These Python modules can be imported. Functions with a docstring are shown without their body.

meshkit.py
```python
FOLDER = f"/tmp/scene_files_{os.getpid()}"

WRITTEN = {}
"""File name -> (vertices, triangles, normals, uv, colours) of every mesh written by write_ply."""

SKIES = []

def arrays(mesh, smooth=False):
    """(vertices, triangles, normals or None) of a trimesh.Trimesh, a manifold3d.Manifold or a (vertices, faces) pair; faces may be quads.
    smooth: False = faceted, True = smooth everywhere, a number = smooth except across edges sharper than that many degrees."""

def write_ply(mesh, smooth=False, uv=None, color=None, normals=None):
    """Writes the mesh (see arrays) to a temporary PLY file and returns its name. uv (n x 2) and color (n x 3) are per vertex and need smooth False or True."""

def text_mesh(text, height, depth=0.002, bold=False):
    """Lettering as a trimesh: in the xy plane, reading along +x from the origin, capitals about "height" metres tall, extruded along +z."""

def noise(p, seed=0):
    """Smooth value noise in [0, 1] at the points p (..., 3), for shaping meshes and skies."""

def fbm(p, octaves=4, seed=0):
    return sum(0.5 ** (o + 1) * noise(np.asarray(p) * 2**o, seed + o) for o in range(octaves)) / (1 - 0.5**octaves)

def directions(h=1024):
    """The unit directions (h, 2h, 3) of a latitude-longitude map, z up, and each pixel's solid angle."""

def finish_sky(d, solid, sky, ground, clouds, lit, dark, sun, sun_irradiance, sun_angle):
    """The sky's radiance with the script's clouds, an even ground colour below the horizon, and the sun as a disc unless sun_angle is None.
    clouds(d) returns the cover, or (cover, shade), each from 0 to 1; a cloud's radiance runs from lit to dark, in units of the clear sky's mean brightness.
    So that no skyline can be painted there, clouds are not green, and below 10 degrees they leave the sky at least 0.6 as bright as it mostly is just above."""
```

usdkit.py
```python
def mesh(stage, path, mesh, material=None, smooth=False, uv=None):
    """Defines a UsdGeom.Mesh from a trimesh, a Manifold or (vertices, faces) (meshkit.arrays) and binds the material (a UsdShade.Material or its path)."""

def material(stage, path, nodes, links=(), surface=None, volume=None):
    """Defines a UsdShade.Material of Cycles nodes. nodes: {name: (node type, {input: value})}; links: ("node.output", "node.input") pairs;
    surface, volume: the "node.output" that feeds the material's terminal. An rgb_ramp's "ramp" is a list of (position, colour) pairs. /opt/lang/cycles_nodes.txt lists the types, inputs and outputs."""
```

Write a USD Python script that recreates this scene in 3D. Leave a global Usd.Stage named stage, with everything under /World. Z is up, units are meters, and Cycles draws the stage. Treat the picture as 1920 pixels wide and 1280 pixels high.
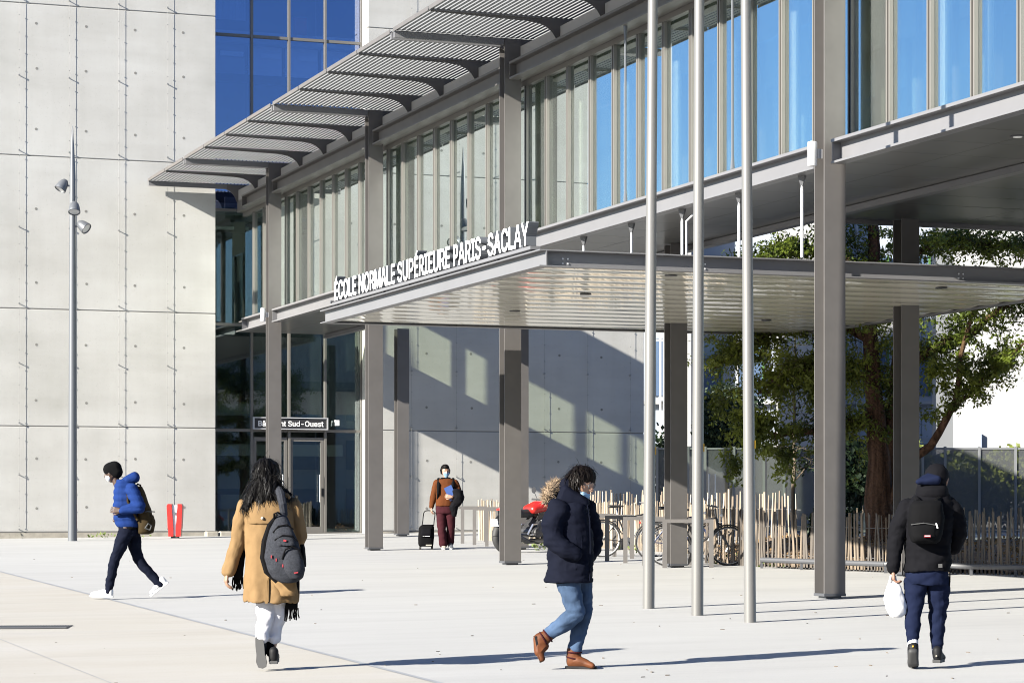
import math, random
import numpy as np
import trimesh
import manifold3d as m3
import shapely.geometry as sg
import usdkit, meshkit
from pxr import Usd, UsdGeom, UsdLux, UsdShade, Gf, Sdf, Vt

stage = Usd.Stage.CreateInMemory()
UsdGeom.SetStageUpAxis(stage, UsdGeom.Tokens.z)
UsdGeom.SetStageMetersPerUnit(stage, 1.0)
UsdGeom.Xform.Define(stage, '/World')
UsdGeom.Scope.Define(stage, '/World/Looks')

# ------------------------------------------------------------------ camera, sky, sun
# x runs across the footbridge, y runs along it away from the camera, z is up
F_PX, CX, HY, YAW, EYE = 4600.0, 960.0, 955.0, math.radians(20.17), 1.70
EXPOSURE = 2.12
SUN_EL = math.radians(24.2)
SUN_AZ = math.atan2(-0.957, -0.290)          # direction towards the sun, atan2(x, y)
SUN_INT, SKY_STR = 1.25, 0.05
cam = UsdGeom.Camera.Define(stage, '/World/camera')
cam.CreateHorizontalApertureAttr(36.0)
cam.CreateVerticalApertureAttr(36.0 * 682 / 1024)
cam.CreateFocalLengthAttr(36.0 * F_PX / 1920)
cam.CreateVerticalApertureOffsetAttr((HY - 640.0) / 1920 * 36.0)
cam.CreateClippingRangeAttr(Gf.Vec2f(0.1, 5000))
cam.CreateExposureAttr(EXPOSURE)
cam.AddTranslateOp().Set(Gf.Vec3d(0, 0, EYE))
cam.AddRotateXYZOp().Set(Gf.Vec3f(90, 0, -math.degrees(YAW)))

sun_dir = np.array([math.sin(SUN_AZ) * math.cos(SUN_EL), math.cos(SUN_AZ) * math.cos(SUN_EL), math.sin(SUN_EL)])
sun = UsdLux.DistantLight.Define(stage, '/World/sun')
sun.CreateIntensityAttr(SUN_INT)
sun.CreateAngleAttr(0.5)
sun.CreateNormalizeAttr(True)
sun.CreateColorAttr(Gf.Vec3f(1.0, 0.948, 0.85))
sun.AddRotateXYZOp().Set(Gf.Vec3f(math.degrees(math.pi / 2 - SUN_EL), 0, math.degrees(math.pi - SUN_AZ)))
sky = UsdLux.DomeLight.Define(stage, '/World/sky')
sky.CreateIntensityAttr(1.0)
sky.GetPrim().SetCustomDataByKey('kind', 'structure')
sky_mat = usdkit.material(stage, '/World/Looks/sky', {
    's': ('sky_texture', {'sky_type': 'single_scattering', 'sun_disc': False, 'sun_elevation': SUN_EL, 'sun_rotation': SUN_AZ,
                          'air_density': 1.0, 'aerosol_density': 0.6, 'ozone_density': 5.0}),
    'h': ('hsv', {'hue': 0.51, 'saturation': 1.15}),
    'b': ('background_shader', {'strength': SKY_STR})}, [('s.color', 'h.color'), ('h.color', 'b.color')], surface='b.background')
UsdShade.MaterialBindingAPI.Apply(sky.GetPrim()).Bind(sky_mat)

# ------------------------------------------------------------------ helpers
FWD = np.array([math.sin(YAW), math.cos(YAW), 0.0])
RGT = np.array([math.cos(YAW), -math.sin(YAW), 0.0])
UP = np.array([0, 0, 1.0])


def zg(x, y):
    """height of the gently rising plaza"""
    d = 0.3448 * x + 0.9387 * y
    c = 0.9387 * x - 0.3448 * y
    return 0.0175 * np.clip(d, -20, 75) + 0.004 * np.clip(c, -30, 30)


def at(px, py, d):
    """the point of the place that the photograph shows at a pixel, d metres away"""
    return FWD * d + RGT * ((px - CX) / F_PX * d) + UP * (EYE - (py - HY) / F_PX * d)


def on_ground(px, py):
    k, q = (py - HY) / F_PX, (px - CX) / F_PX
    return at(px, py, EYE / (k + 0.0175 + 0.004 * q))


def depth(p):
    return float(np.dot(p, FWD))


def ground_at(px, d):
    p = FWD * d + RGT * ((px - CX) / F_PX * d)
    p[2] = zg(p[0], p[1])
    return p


_names = {}


def path_of(parent, name):
    k = (parent, name)
    n = _names.get(k, -1) + 1
    _names[k] = n
    return f'{parent}/{name}' + (f'_{n:03d}' if n else '')


_loc = {}


def _data(prim, label=None, cat=None, group=None, kind=None):
    for k, v in (('label', label), ('category', cat), ('group', group), ('kind', kind)):
        if v:
            prim.SetCustomDataByKey(k, v)


def thing(name, label, cat, loc=(0, 0, 0), group=None, rotz=0.0):
    p = path_of('/World', name)
    x = UsdGeom.Xform.Define(stage, p)
    x.AddTranslateOp().Set(Gf.Vec3d(*map(float, loc)))
    if rotz:
        x.AddRotateZOp().Set(math.degrees(rotz))
    _loc[p] = np.zeros(3) if rotz else np.asarray(loc, float)
    _data(x.GetPrim(), label, cat, group)
    return p


def part(parent, name, mesh, mat, label=None, smooth=False, kind=None):
    """a child mesh; the mesh is in world coordinates unless its thing is rotated"""
    p = path_of(parent, name)
    off = _loc[parent]
    v, f = compact(*tri(mesh))
    m = usdkit.mesh(stage, p, trimesh.Trimesh(v - off, f, process=False), M[mat], smooth=smooth)
    _loc[p] = off
    _data(m.GetPrim(), label, None, None, kind)
    return p


def solo(name, mesh, mat, label=None, cat=None, group=None, kind=None, smooth=False):
    p = path_of('/World', name)
    v, f = compact(*tri(mesh))
    m = usdkit.mesh(stage, p, trimesh.Trimesh(v, f, process=False), M[mat], smooth=smooth)
    _loc[p] = np.zeros(3)
    _data(m.GetPrim(), label, cat, group, kind)
    return p


def dup(src, loc, label=None, group=None, rotz=0.0):
    name = src.rsplit('/', 1)[1]
    if name[-4:-3] == '_' and name[-3:].isdigit():
        name = name[:-4]
    p = path_of('/World', name)
    x = UsdGeom.Xform.Define(stage, p)
    x.GetPrim().GetReferences().AddInternalReference(src)
    x.GetPrim().SetInstanceable(True)
    x.ClearXformOpOrder()
    x = UsdGeom.Xformable(x.GetPrim())
    x.AddTranslateOp().Set(Gf.Vec3d(*map(float, loc)))
    x.AddRotateZOp().Set(math.degrees(rotz))
    was = stage.GetPrimAtPath(src).GetCustomData()
    _data(x.GetPrim(), label or was['label'], was['category'], group or was.get('group'))
    return p


def compact(v, f):
    used = np.unique(f)
    if len(used) == len(v):
        return v, f
    idx = np.zeros(len(v), int)
    idx[used] = np.arange(len(used))
    return v[used], idx[f]


def tri(mesh):
    if isinstance(mesh, list):
        mesh = cat_(mesh)
    if hasattr(mesh, 'to_mesh'):
        q = mesh.to_mesh()
        return np.array(q.vert_properties[:, :3], float), np.array(q.tri_verts, int)
    if isinstance(mesh, tuple):
        return np.asarray(mesh[0], float), np.asarray(mesh[1], int)
    return np.array(mesh.vertices, float), np.array(mesh.faces, int)


def cat_(ms):
    vs, fs, n = [], [], 0
    for m in ms:
        v, f = tri(m)
        vs.append(v)
        fs.append(f + n)
        n += len(v)
    return np.vstack(vs), np.vstack(fs)


BOXF = np.array([[0, 2, 1], [0, 3, 2], [4, 5, 6], [4, 6, 7], [0, 1, 5], [0, 5, 4], [1, 2, 6], [1, 6, 5], [2, 3, 7], [2, 7, 6], [3, 0, 4], [3, 4, 7]])


def box(x0, x1, y0, y1, z0, z1):
    return (np.array([[x0, y0, z0], [x1, y0, z0], [x1, y1, z0], [x0, y1, z0], [x0, y0, z1], [x1, y0, z1], [x1, y1, z1], [x0, y1, z1]], float), BOXF)


def obox(c, ax, ay, az, hx, hy, hz):
    """a box with half sizes along three given axes"""
    b, f = box(-hx, hx, -hy, hy, -hz, hz)
    return (np.asarray(c) + b[:, :1] * np.asarray(ax) + b[:, 1:2] * np.asarray(ay) + b[:, 2:] * np.asarray(az), f)


def bevel_box(x0, x1, y0, y1, z0, z1, r=0.01):
    pts = []
    for x, sx in ((x0, 1), (x1, -1)):
        for y, sy in ((y0, 1), (y1, -1)):
            for z, sz in ((z0, 1), (z1, -1)):
                pts += [[x + sx * r, y + sy * r, z], [x + sx * r, y, z + sz * r], [x, y + sy * r, z + sz * r]]
    return trimesh.convex.convex_hull(np.array(pts))


def frame_of(d):
    d = np.asarray(d, float)
    d = d / max(np.linalg.norm(d), 1e-9)
    a = np.array([0, 0, 1.0]) if abs(d[2]) < 0.9 else np.array([1.0, 0, 0])
    u = np.cross(a, d)
    u /= np.linalg.norm(u)
    return d, u, np.cross(d, u)


def tube(pts, rs, n=8, cap=True):
    """a tapered pipe along a polyline"""
    pts = np.asarray(pts, float)
    rs = np.broadcast_to(np.asarray(rs, float), (len(pts),))
    rings = []
    ang = np.arange(n) / n * 2 * math.pi
    u = None
    for i in range(len(pts)):
        d = pts[min(i + 1, len(pts) - 1)] - pts[max(i - 1, 0)]
        d, a, b = frame_of(d)
        if u is not None:
            a = u - d * np.dot(u, d)
            if np.linalg.norm(a) < 1e-6:
                a = frame_of(d)[1]
            a /= np.linalg.norm(a)
            b = np.cross(d, a)
        u = a
        rings.append(pts[i] + rs[i] * (np.cos(ang)[:, None] * a + np.sin(ang)[:, None] * b))
    v = np.vstack(rings)
    f = []
    for i in range(len(pts) - 1):
        for k in range(n):
            p, q = i * n + k, i * n + (k + 1) % n
            f += [[p, q, q + n], [p, q + n, p + n]]
    if cap:
        v = np.vstack([v, pts[0], pts[-1]])
        c0, c1 = len(v) - 2, len(v) - 1
        for k in range(n):
            f += [[c0, (k + 1) % n, k], [c1, (len(pts) - 1) * n + k, (len(pts) - 1) * n + (k + 1) % n]]
    return v, np.array(f)


def lathe(prof, origin, axis=(0, 0, 1), n=20):
    """revolve (radius, height) pairs about an axis"""
    d, a, b = frame_of(axis)
    pts = [np.asarray(origin) + d * h for r, h in prof]
    ang = np.arange(n) / n * 2 * math.pi
    v = np.vstack([p + max(r, 1e-4) * (np.cos(ang)[:, None] * a + np.sin(ang)[:, None] * b) for p, (r, h) in zip(pts, prof)])
    f = []
    for i in range(len(prof) - 1):
        for k in range(n):
            p, q = i * n + k, i * n + (k + 1) % n
            f += [[p, q, q + n], [p, q + n, p + n]]
    v = np.vstack([v, pts[0], pts[-1]])
    for k in range(n):
        f += [[len(v) - 2, (k + 1) % n, k], [len(v) - 1, (len(prof) - 1) * n + k, (len(prof) - 1) * n + (k + 1) % n]]
    return v, np.array(f)


def torus(c, axis, R, r, n=28, m=8):
    d, a, b = frame_of(axis)
    ang = np.arange(n + 1) / n * 2 * math.pi
    return tube(np.asarray(c) + R * (np.cos(ang)[:, None] * a + np.sin(ang)[:, None] * b), r, m, cap=False)


def prism(poly, o, ax, ay, az, h):
    """extrude a polygon, given in the axes ax, ay, by h along az"""
    m = trimesh.creation.extrude_polygon(sg.Polygon(poly), h, engine='earcut')
    v = np.array(m.vertices)
    return (np.asarray(o) + v[:, :1] * np.asarray(ax) + v[:, 1:2] * np.asarray(ay) + v[:, 2:] * np.asarray(az), np.array(m.faces))


def sph(p, r, n=16):
    return m3.Manifold.sphere(float(r), n).translate([float(c) for c in p])


def hull(*sp):
    return m3.Manifold.batch_hull(list(sp))


def chain(segs, ref=0.03, it=8, n=16):
    """one smooth closed surface over tapered bones; segs: lists of (point, radius)"""
    parts = []
    for s in segs:
        if len(s) == 1:
            parts.append(sph(*s[0], n))
        for (p, r), (q, t) in zip(s[:-1], s[1:]):
            parts.append(hull(sph(p, r, n), sph(q, t, n)))
    m = m3.Manifold.batch_boolean(parts, m3.OpType.Add).refine_to_length(ref)
    v, f = tri(m)
    t = trimesh.Trimesh(v, f, process=True)
    if it:
        trimesh.smoothing.filter_taubin(t, 0.5, 0.53, it)
    return t


def hullset(groups, ref=0.03, it=8, n=16):
    """as chain, each group one convex hull of many spheres"""
    m = m3.Manifold.batch_boolean([hull(*[sph(p, r, n) for p, r in g]) for g in groups], m3.OpType.Add).refine_to_length(ref)
    v, f = tri(m)
    t = trimesh.Trimesh(v, f, process=True)
    if it:
        trimesh.smoothing.filter_taubin(t, 0.5, 0.53, it)
    return t


def wrinkle(t, amp, scale, seed=0, stretch=(1, 1, 1)):
    v = np.array(t.vertices)
    n = np.array(t.vertex_normals)
    k = meshkit.fbm((v * np.asarray(stretch)) * scale + 31.7 * seed, 3, seed) - 0.5
    t.vertices = v + n * (k * 2 * amp)[:, None]
    return t


rng = np.random.default_rng(7)
random.seed(7)

# ------------------------------------------------------------------ materials
M = {}


def mat(name, col, rough=0.6, metal=0.0, spec=0.5, noise=None, bump=None, extra=None):
    """principled look; noise = (scale, amount, detail); bump = (scale, distance)"""
    col = tuple(0.82 * np.asarray(col, float))
    nodes = {'p': ('principled_bsdf', dict({'base_color': col, 'roughness': rough, 'metallic': metal, 'specular_ior_level': spec}, **(extra or {}))),
             'g': ('geometry', {})}
    links = []
    if noise:
        s, a, *st = noise
        nodes['mp'] = ('mapping', {'scale': st[0] if st else (1, 1, 1)})
        nodes['n'] = ('noise_texture', {'scale': s, 'detail': 6.0, 'roughness': 0.62})
        c = np.asarray(col, float)
        nodes['r'] = ('rgb_ramp', {'ramp': [(0.28, tuple(c * (1 - a))), (0.72, tuple(np.minimum(c * (1 + a), 1)))]})
        links += [('g.position', 'mp.vector'), ('mp.vector', 'n.vector'), ('n.fac', 'r.fac'), ('r.color', 'p.base_color')]
    if bump:
        nodes['bn'] = ('noise_texture', {'scale': bump[0], 'detail': 4.0})
        nodes['bp'] = ('bump', {'distance': bump[1], 'strength': 1.0})
        links += [('g.position', 'bn.vector'), ('bn.fac', 'bp.height'), ('bp.normal', 'p.normal')]
    M[name] = usdkit.material(stage, '/World/Looks/' + name, nodes, links, surface='p.BSDF')
    return M[name]


mat('taupe_steel', (0.100, 0.094, 0.0905), 0.45, noise=(2.3, 0.09), spec=0.4)
mat('beam_steel', (0.135, 0.134, 0.139), 0.38, noise=(1.7, 0.05), spec=0.4)
mat('slat_steel', (0.17, 0.174, 0.18), 0.55, spec=0.2)
mat('pole_steel', (0.15, 0.147, 0.141), 0.38, metal=0.25, noise=(2.2, 0.05, (1, 1, 0.2)))
mat('mast_steel', (0.10, 0.107, 0.118), 0.4, metal=0.2)
mat('silver', (0.62, 0.62, 0.63), 0.35, metal=0.5)
mat('dark_steel', (0.06, 0.062, 0.068), 0.45)
mat('mullion', (0.125, 0.118, 0.108), 0.42, noise=(3.0, 0.04))
mat('rubber', (0.02, 0.02, 0.02), 0.7)
mat('black_paint', (0.018, 0.018, 0.02), 0.35)
mat('sign_black', (0.02, 0.02, 0.022), 0.5)
mat('white_paint', (0.7, 0.7, 0.7), 0.45)
mat('soffit_grey', (0.10, 0.10, 0.096), 0.3, noise=(0.8, 0.06, (0.25, 1, 1)))
mat('roof_grey', (0.3, 0.3, 0.3), 0.8)
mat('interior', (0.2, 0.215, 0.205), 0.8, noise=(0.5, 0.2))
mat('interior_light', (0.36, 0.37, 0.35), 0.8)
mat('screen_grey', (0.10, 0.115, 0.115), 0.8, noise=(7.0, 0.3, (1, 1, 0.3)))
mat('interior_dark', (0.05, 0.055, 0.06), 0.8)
mat('curtain', (0.45, 0.47, 0.47), 0.9, noise=(9.0, 0.25, (1, 1, 0.02)))
mat('lamp_glow', (0.9, 0.9, 0.88), 0.5)
mat('red_paint', (0.36, 0.016, 0.012), 0.3, noise=(6, 0.08))
mat('yellow_paint', (0.5, 0.28, 0.01), 0.5)
mat('mesh_steel', (0.14, 0.145, 0.15), 0.5)
mat('white_clad', (0.32, 0.32, 0.317), 0.6, noise=(0.7, 0.03, (1, 1, 0.15)))
mat('pale_clad', (0.30, 0.335, 0.39), 0.5, noise=(0.9, 0.06, (1, 1, 0.2)))
mat('blue_glass', (0.08, 0.12, 0.2), 0.08, spec=0.9)
mat('green_paint', (0.05, 0.12, 0.02), 0.5)
mat('wood_stake', (0.135, 0.104, 0.074), 0.8, noise=(14, 0.35, (1, 1, 0.12)))
mat('wood_stake_pale', (0.29, 0.24, 0.18), 0.8, noise=(14, 0.3, (1, 1, 0.12)))
mat('wood_stake_grey', (0.085, 0.072, 0.06), 0.85, noise=(14, 0.35, (1, 1, 0.12)))
mat('bark', (0.095, 0.055, 0.038), 0.95, noise=(11, 0.75, (1, 1, 0.08)), bump=(16, 0.06), spec=0.1)
mat('twig', (0.10, 0.075, 0.05), 0.9)
mat('mulch', (0.16, 0.11, 0.07), 0.95, noise=(7, 0.6), bump=(14, 0.05))
mat('stone', (0.27, 0.25, 0.21), 0.8, noise=(6, 0.2))
mat('wire', (0.2, 0.2, 0.2), 0.6, metal=0.2)
mat('peg_steel', (0.2, 0.2, 0.2), 0.45, metal=0.3)
mat('hole', (0.16, 0.155, 0.145), 0.9)


def leaf_mat(name, c1, c2):
    M[name] = usdkit.material(stage, '/World/Looks/' + name, {
        'g': ('geometry', {}), 'n': ('noise_texture', {'scale': 1.7, 'detail': 3.0}),
        'r': ('rgb_ramp', {'ramp': [(0.35, c1), (0.65, c2)]}),
        'd': ('principled_bsdf', {'roughness': 0.55, 'specular_ior_level': 0.3}), 't': ('translucent_bsdf', {}), 'm': ('mix_closure', {'fac': 0.35})},
        [('g.position', 'n.vector'), ('n.fac', 'r.fac'), ('r.color', 'd.base_color'), ('r.color', 't.color'), ('d.BSDF', 'm.closure1'), ('t.BSDF', 'm.closure2')], surface='m.closure')


leaf_mat('leaf_green', (0.035, 0.05, 0.008), (0.17, 0.2, 0.03))
leaf_mat('leaf_dark', (0.012, 0.02, 0.012), (0.03, 0.05, 0.022))
leaf_mat('weed', (0.05, 0.08, 0.02), (0.14, 0.18, 0.05))


def glass(name, f0, f1, tint, trans, knee=0.55):
    """coated pane: the share mirrored runs from f0 seen square on to f1 at a glancing view"""
    M[name] = usdkit.material(stage, '/World/Looks/' + name, {
        'w': ('layer_weight', {'blend': 0.5}), 'r': ('map_range', {'from_min': 0.08, 'from_max': knee, 'to_min': f0, 'to_max': f1, 'clamp': True}),
        'g': ('glossy_bsdf', {'color': tint, 'roughness': 0.0}), 't': ('transparent_bsdf', {'color': trans}), 'm': ('mix_closure', {})},
        [('w.facing', 'r.value'), ('r.result', 'm.fac'), ('t.BSDF', 'm.closure1'), ('g.BSDF', 'm.closure2')], surface='m.closure')


glass('facade_glass', 0.06, 0.70, (0.87, 0.94, 0.93), (0.94, 0.97, 0.91))
glass('strip_glass', 0.24, 0.8, (0.66, 0.72, 1.0), (0.62, 0.72, 0.86), 1.0)
mat('ceiling_white', (0.8, 0.8, 0.8), 0.8)
glass('door_glass', 0.12, 0.7, (0.9, 0.95, 1.0), (0.75, 0.82, 0.8), 1.0)

M['mesh_panel'] = usdkit.material(stage, '/World/Looks/mesh_panel', {
    'd': ('principled_bsdf', {'base_color': (0.06, 0.063, 0.067), 'roughness': 0.5}), 't': ('transparent_bsdf', {}), 'm': ('mix_closure', {'fac': 0.45})},
    [('d.BSDF', 'm.closure1'), ('t.BSDF', 'm.closure2')], surface='m.closure')

# fair-faced concrete: cloudy, faint pour bands and pores
M['concrete'] = usdkit.material(stage, '/World/Looks/concrete', {
    'g': ('geometry', {}), 'm1': ('mapping', {'scale': (0.5, 0.5, 0.8)}), 'n1': ('noise_texture', {'scale': 0.9, 'detail': 8.0, 'roughness': 0.62}),
    'r1': ('rgb_ramp', {'ramp': [(0.25, (0.268, 0.266, 0.250)), (0.5, (0.31, 0.306, 0.292)), (0.75, (0.34, 0.338, 0.326))]}),
    'm2': ('mapping', {'scale': (0.6, 0.6, 0.05)}), 'n2': ('noise_texture', {'scale': 2.4, 'detail': 5.0, 'roughness': 0.6}),
    'r2': ('rgb_ramp', {'ramp': [(0.3, (0.93, 0.93, 0.925)), (0.6, (1, 1, 1))]}),
    'm4': ('mapping', {'scale': (0.08, 0.08, 1.0)}), 'n4': ('noise_texture', {'scale': 1.6, 'detail': 3.0, 'roughness': 0.6}),
    'r4': ('rgb_ramp', {'ramp': [(0.35, (0.94, 0.94, 0.935)), (0.55, (1, 1, 1))]}),
    'n3': ('noise_texture', {'scale': 26.0, 'detail': 5.0, 'roughness': 0.7}), 'r3': ('rgb_ramp', {'ramp': [(0.27, (0.82, 0.81, 0.8)), (0.40, (1, 1, 1))]}),
    'x': ('mix_color', {'blend_type': 'multiply', 'fac': 1.0}), 'y': ('mix_color', {'blend_type': 'multiply', 'fac': 1.0}), 'z': ('mix_color', {'blend_type': 'multiply', 'fac': 1.0}),
    'b': ('bump', {'distance': 0.004, 'strength': 0.5}), 'p': ('principled_bsdf', {'roughness': 0.75, 'specular_ior_level': 0.3})},
    [('g.position', 'm1.vector'), ('m1.vector', 'n1.vector'), ('n1.fac', 'r1.fac'), ('g.position', 'm2.vector'), ('m2.vector', 'n2.vector'), ('n2.fac', 'r2.fac'),
     ('g.position', 'm4.vector'), ('m4.vector', 'n4.vector'), ('n4.fac', 'r4.fac'), ('g.position', 'n3.vector'), ('n3.fac', 'r3.fac'),
     ('r1.color', 'x.a'), ('r2.color', 'x.b'), ('x.result', 'y.a'), ('r3.color', 'y.b'), ('y.result', 'z.a'), ('r4.color', 'z.b'), ('z.result', 'p.base_color'),
     ('n3.fac', 'b.height'), ('b.normal', 'p.normal')], surface='p.BSDF')


def paving(name, c1, c2, c3, speck):
    M[name] = usdkit.material(stage, '/World/Looks/' + name, {
        'g': ('geometry', {}), 'm1': ('mapping', {'scale': (0.35, 1.0, 1.0), 'rotation': (0, 0, 0.35)}),
        'n1': ('noise_texture', {'scale': 0.7, 'detail': 8.0, 'roughness': 0.65}), 'r1': ('rgb_ramp', {'ramp': [(0.25, c1), (0.5, c2), (0.75, c3)]}),
        'n2': ('noise_texture', {'scale': 70.0, 'detail': 3.0, 'roughness': 0.7}), 'r2': ('rgb_ramp', {'ramp': [(0.22, (speck, speck, speck * 0.97)), (0.42, (1, 1, 1))]}),
        'm3': ('mapping', {'scale': (0.12, 2.2, 1.0), 'rotation': (0, 0, 0.35)}), 'n3': ('noise_texture', {'scale': 1.3, 'detail': 6.0, 'roughness': 0.7}),
        'r3': ('rgb_ramp', {'ramp': [(0.3, (0.925, 0.925, 0.93)), (0.5, (1, 1, 1))]}),
        'x': ('mix_color', {'blend_type': 'multiply', 'fac': 1.0}), 'y': ('mix_color', {'blend_type': 'multiply', 'fac': 1.0}),
        'b': ('bump', {'distance': 0.003, 'strength': 0.6}), 'p': ('principled_bsdf', {'roughness': 0.8, 'specular_ior_level': 0.25})},
        [('g.position', 'm1.vector'), ('m1.vector', 'n1.vector'), ('n1.fac', 'r1.fac'), ('g.position', 'n2.vector'), ('n2.fac', 'r2.fac'),
         ('g.position', 'm3.vector'), ('m3.vector', 'n3.vector'), ('n3.fac', 'r3.fac'), ('r1.color', 'x.a'), ('r2.color', 'x.b'), ('x.result', 'y.a'), ('r3.color', 'y.b'),
         ('y.result', 'p.base_color'), ('n2.fac', 'b.height'), ('b.normal', 'p.normal')], surface='p.BSDF')


paving('plaza_concrete', (0.246, 0.246, 0.240), (0.267, 0.267, 0.261), (0.287, 0.287, 0.281), 0.72)
paving('apron_concrete', (0.254, 0.236, 0.207), (0.279, 0.267, 0.240), (0.295, 0.285, 0.267), 0.62)
mat('joint_grey', (0.215, 0.225, 0.24), 0.8, noise=(5, 0.15))

# glossy cream soffit sheets of the canopy
M['cream_gloss'] = usdkit.material(stage, '/World/Looks/cream_gloss', {
    'p': ('principled_bsdf', {'base_color': (0.541, 0.517, 0.426), 'roughness': 0.5, 'coat_weight': 1.0, 'coat_roughness': 0.03, 'coat_ior': 2.2})}, [], surface='p.BSDF')
# ------------------------------------------------------------------ ground
def sheet(poly, lift, mat_name, name, label=None, cat=None, kind='structure', step=None):
    """a thin paving sheet that follows the slope"""
    m = trimesh.creation.extrude_polygon(sg.Polygon(poly), 0.5, engine='earcut')
    v, f = np.array(m.vertices), np.array(m.faces)
    keep = np.all(v[f][:, :, 2] > 0.25, axis=1)
    v[:, 2] = zg(v[:, 0], v[:, 1]) + lift
    return solo(name, (v, f[keep]), mat_name, label, cat, kind=kind)


gx = np.concatenate([[-2500, -900, -300, -120], np.arange(-60, 61, 3), [120, 300, 900, 2500]])
gy = np.concatenate([[-2500, -900, -300, -100, -50], np.arange(-24, 100, 3), [140, 300, 900, 2500]])
GX, GY = np.meshgrid(gx, gy, indexing='ij')
gv = np.stack([GX, GY, zg(GX, GY)], -1).reshape(-1, 3)
n2 = len(gy)
gi = np.array([[i * n2 + j, (i + 1) * n2 + j, (i + 1) * n2 + j + 1, i * n2 + j + 1] for i in range(len(gx) - 1) for j in range(n2 - 1)])
solo('ground', (gv, np.vstack([gi[:, [0, 1, 2]], gi[:, [0, 2, 3]]])), 'plaza_concrete', 'pale grey concrete plaza in front of the building', 'plaza', kind='structure')
e0, e1 = on_ground(-40, 1061), on_ground(1080, 1345)
ed = (e1 - e0)[:2] / np.linalg.norm((e1 - e0)[:2])
en = np.array([-ed[1], ed[0]])
if np.dot(en, -e0[:2]) < 0:
    en = -en
a0, a1 = e0[:2] - ed * 30, e1[:2] + ed * 2


def strip_poly(p, q, n, w0, w1, k=14):
    t = np.linspace(0, 1, k)[:, None]
    s = p + (q - p) * t
    return np.vstack([s + n * w0, (s + n * w1)[::-1]])


for r in range(7):
    sheet(strip_poly(a0, a1, en, 0.03 + r * 1.3, 0.03 + (r + 1) * 1.3 - 0.0, 10), 0.004, 'apron_concrete', 'pavement', 'warm beige concrete paving in the lower left foreground' if r == 0 else 'beige concrete paving band of the foreground', 'paving')
sheet(strip_poly(a0, a1, en, -0.03, 0.026), 0.005, 'joint_grey', 'joint_strip', 'bluish grey joint between beige and grey paving', 'joint')
j0, j1 = on_ground(-10, 1195), on_ground(210, 1282)
jd = (j1 - j0)[:2] / np.linalg.norm((j1 - j0)[:2])
sheet(strip_poly(j0[:2] - jd * 2, j1[:2] + jd * 3, np.array([-jd[1], jd[0]]), -0.006, 0.006, 6), 0.009, 'joint_grey', 'joint_strip', 'thin saw-cut joint in the beige paving, bottom left corner', 'joint')

# drain grate
g0, g1 = on_ground(-60, 1177), on_ground(131, 1176)
gd = (g1 - g0) / np.linalg.norm(g1 - g0)
gn = np.array([-gd[1], gd[0], 0])
gl = np.linalg.norm(g1 - g0)
t = thing('drain_grate', 'dark steel drain grate set in the beige paving at far left', 'drain grate', g0)
part(t, 'frame', [obox(g0 + gd * gl / 2 + gn * s * 0.22 + UP * 0.012, gd, gn, UP, gl / 2, 0.015, 0.006) for s in (-1, 1)], 'dark_steel')
for i in range(int(gl / 0.03)):
    part(t, 'bar', obox(g0 + gd * (i * 0.03 + 0.01) + UP * 0.012, gd, gn, UP, 0.005, 0.205, 0.005), 'mast_steel')
part(t, 'trough', obox(g0 + gd * gl / 2 + UP * 0.0065, gd, gn, UP, gl / 2, 0.2, 0.001), 'black_paint')

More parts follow.
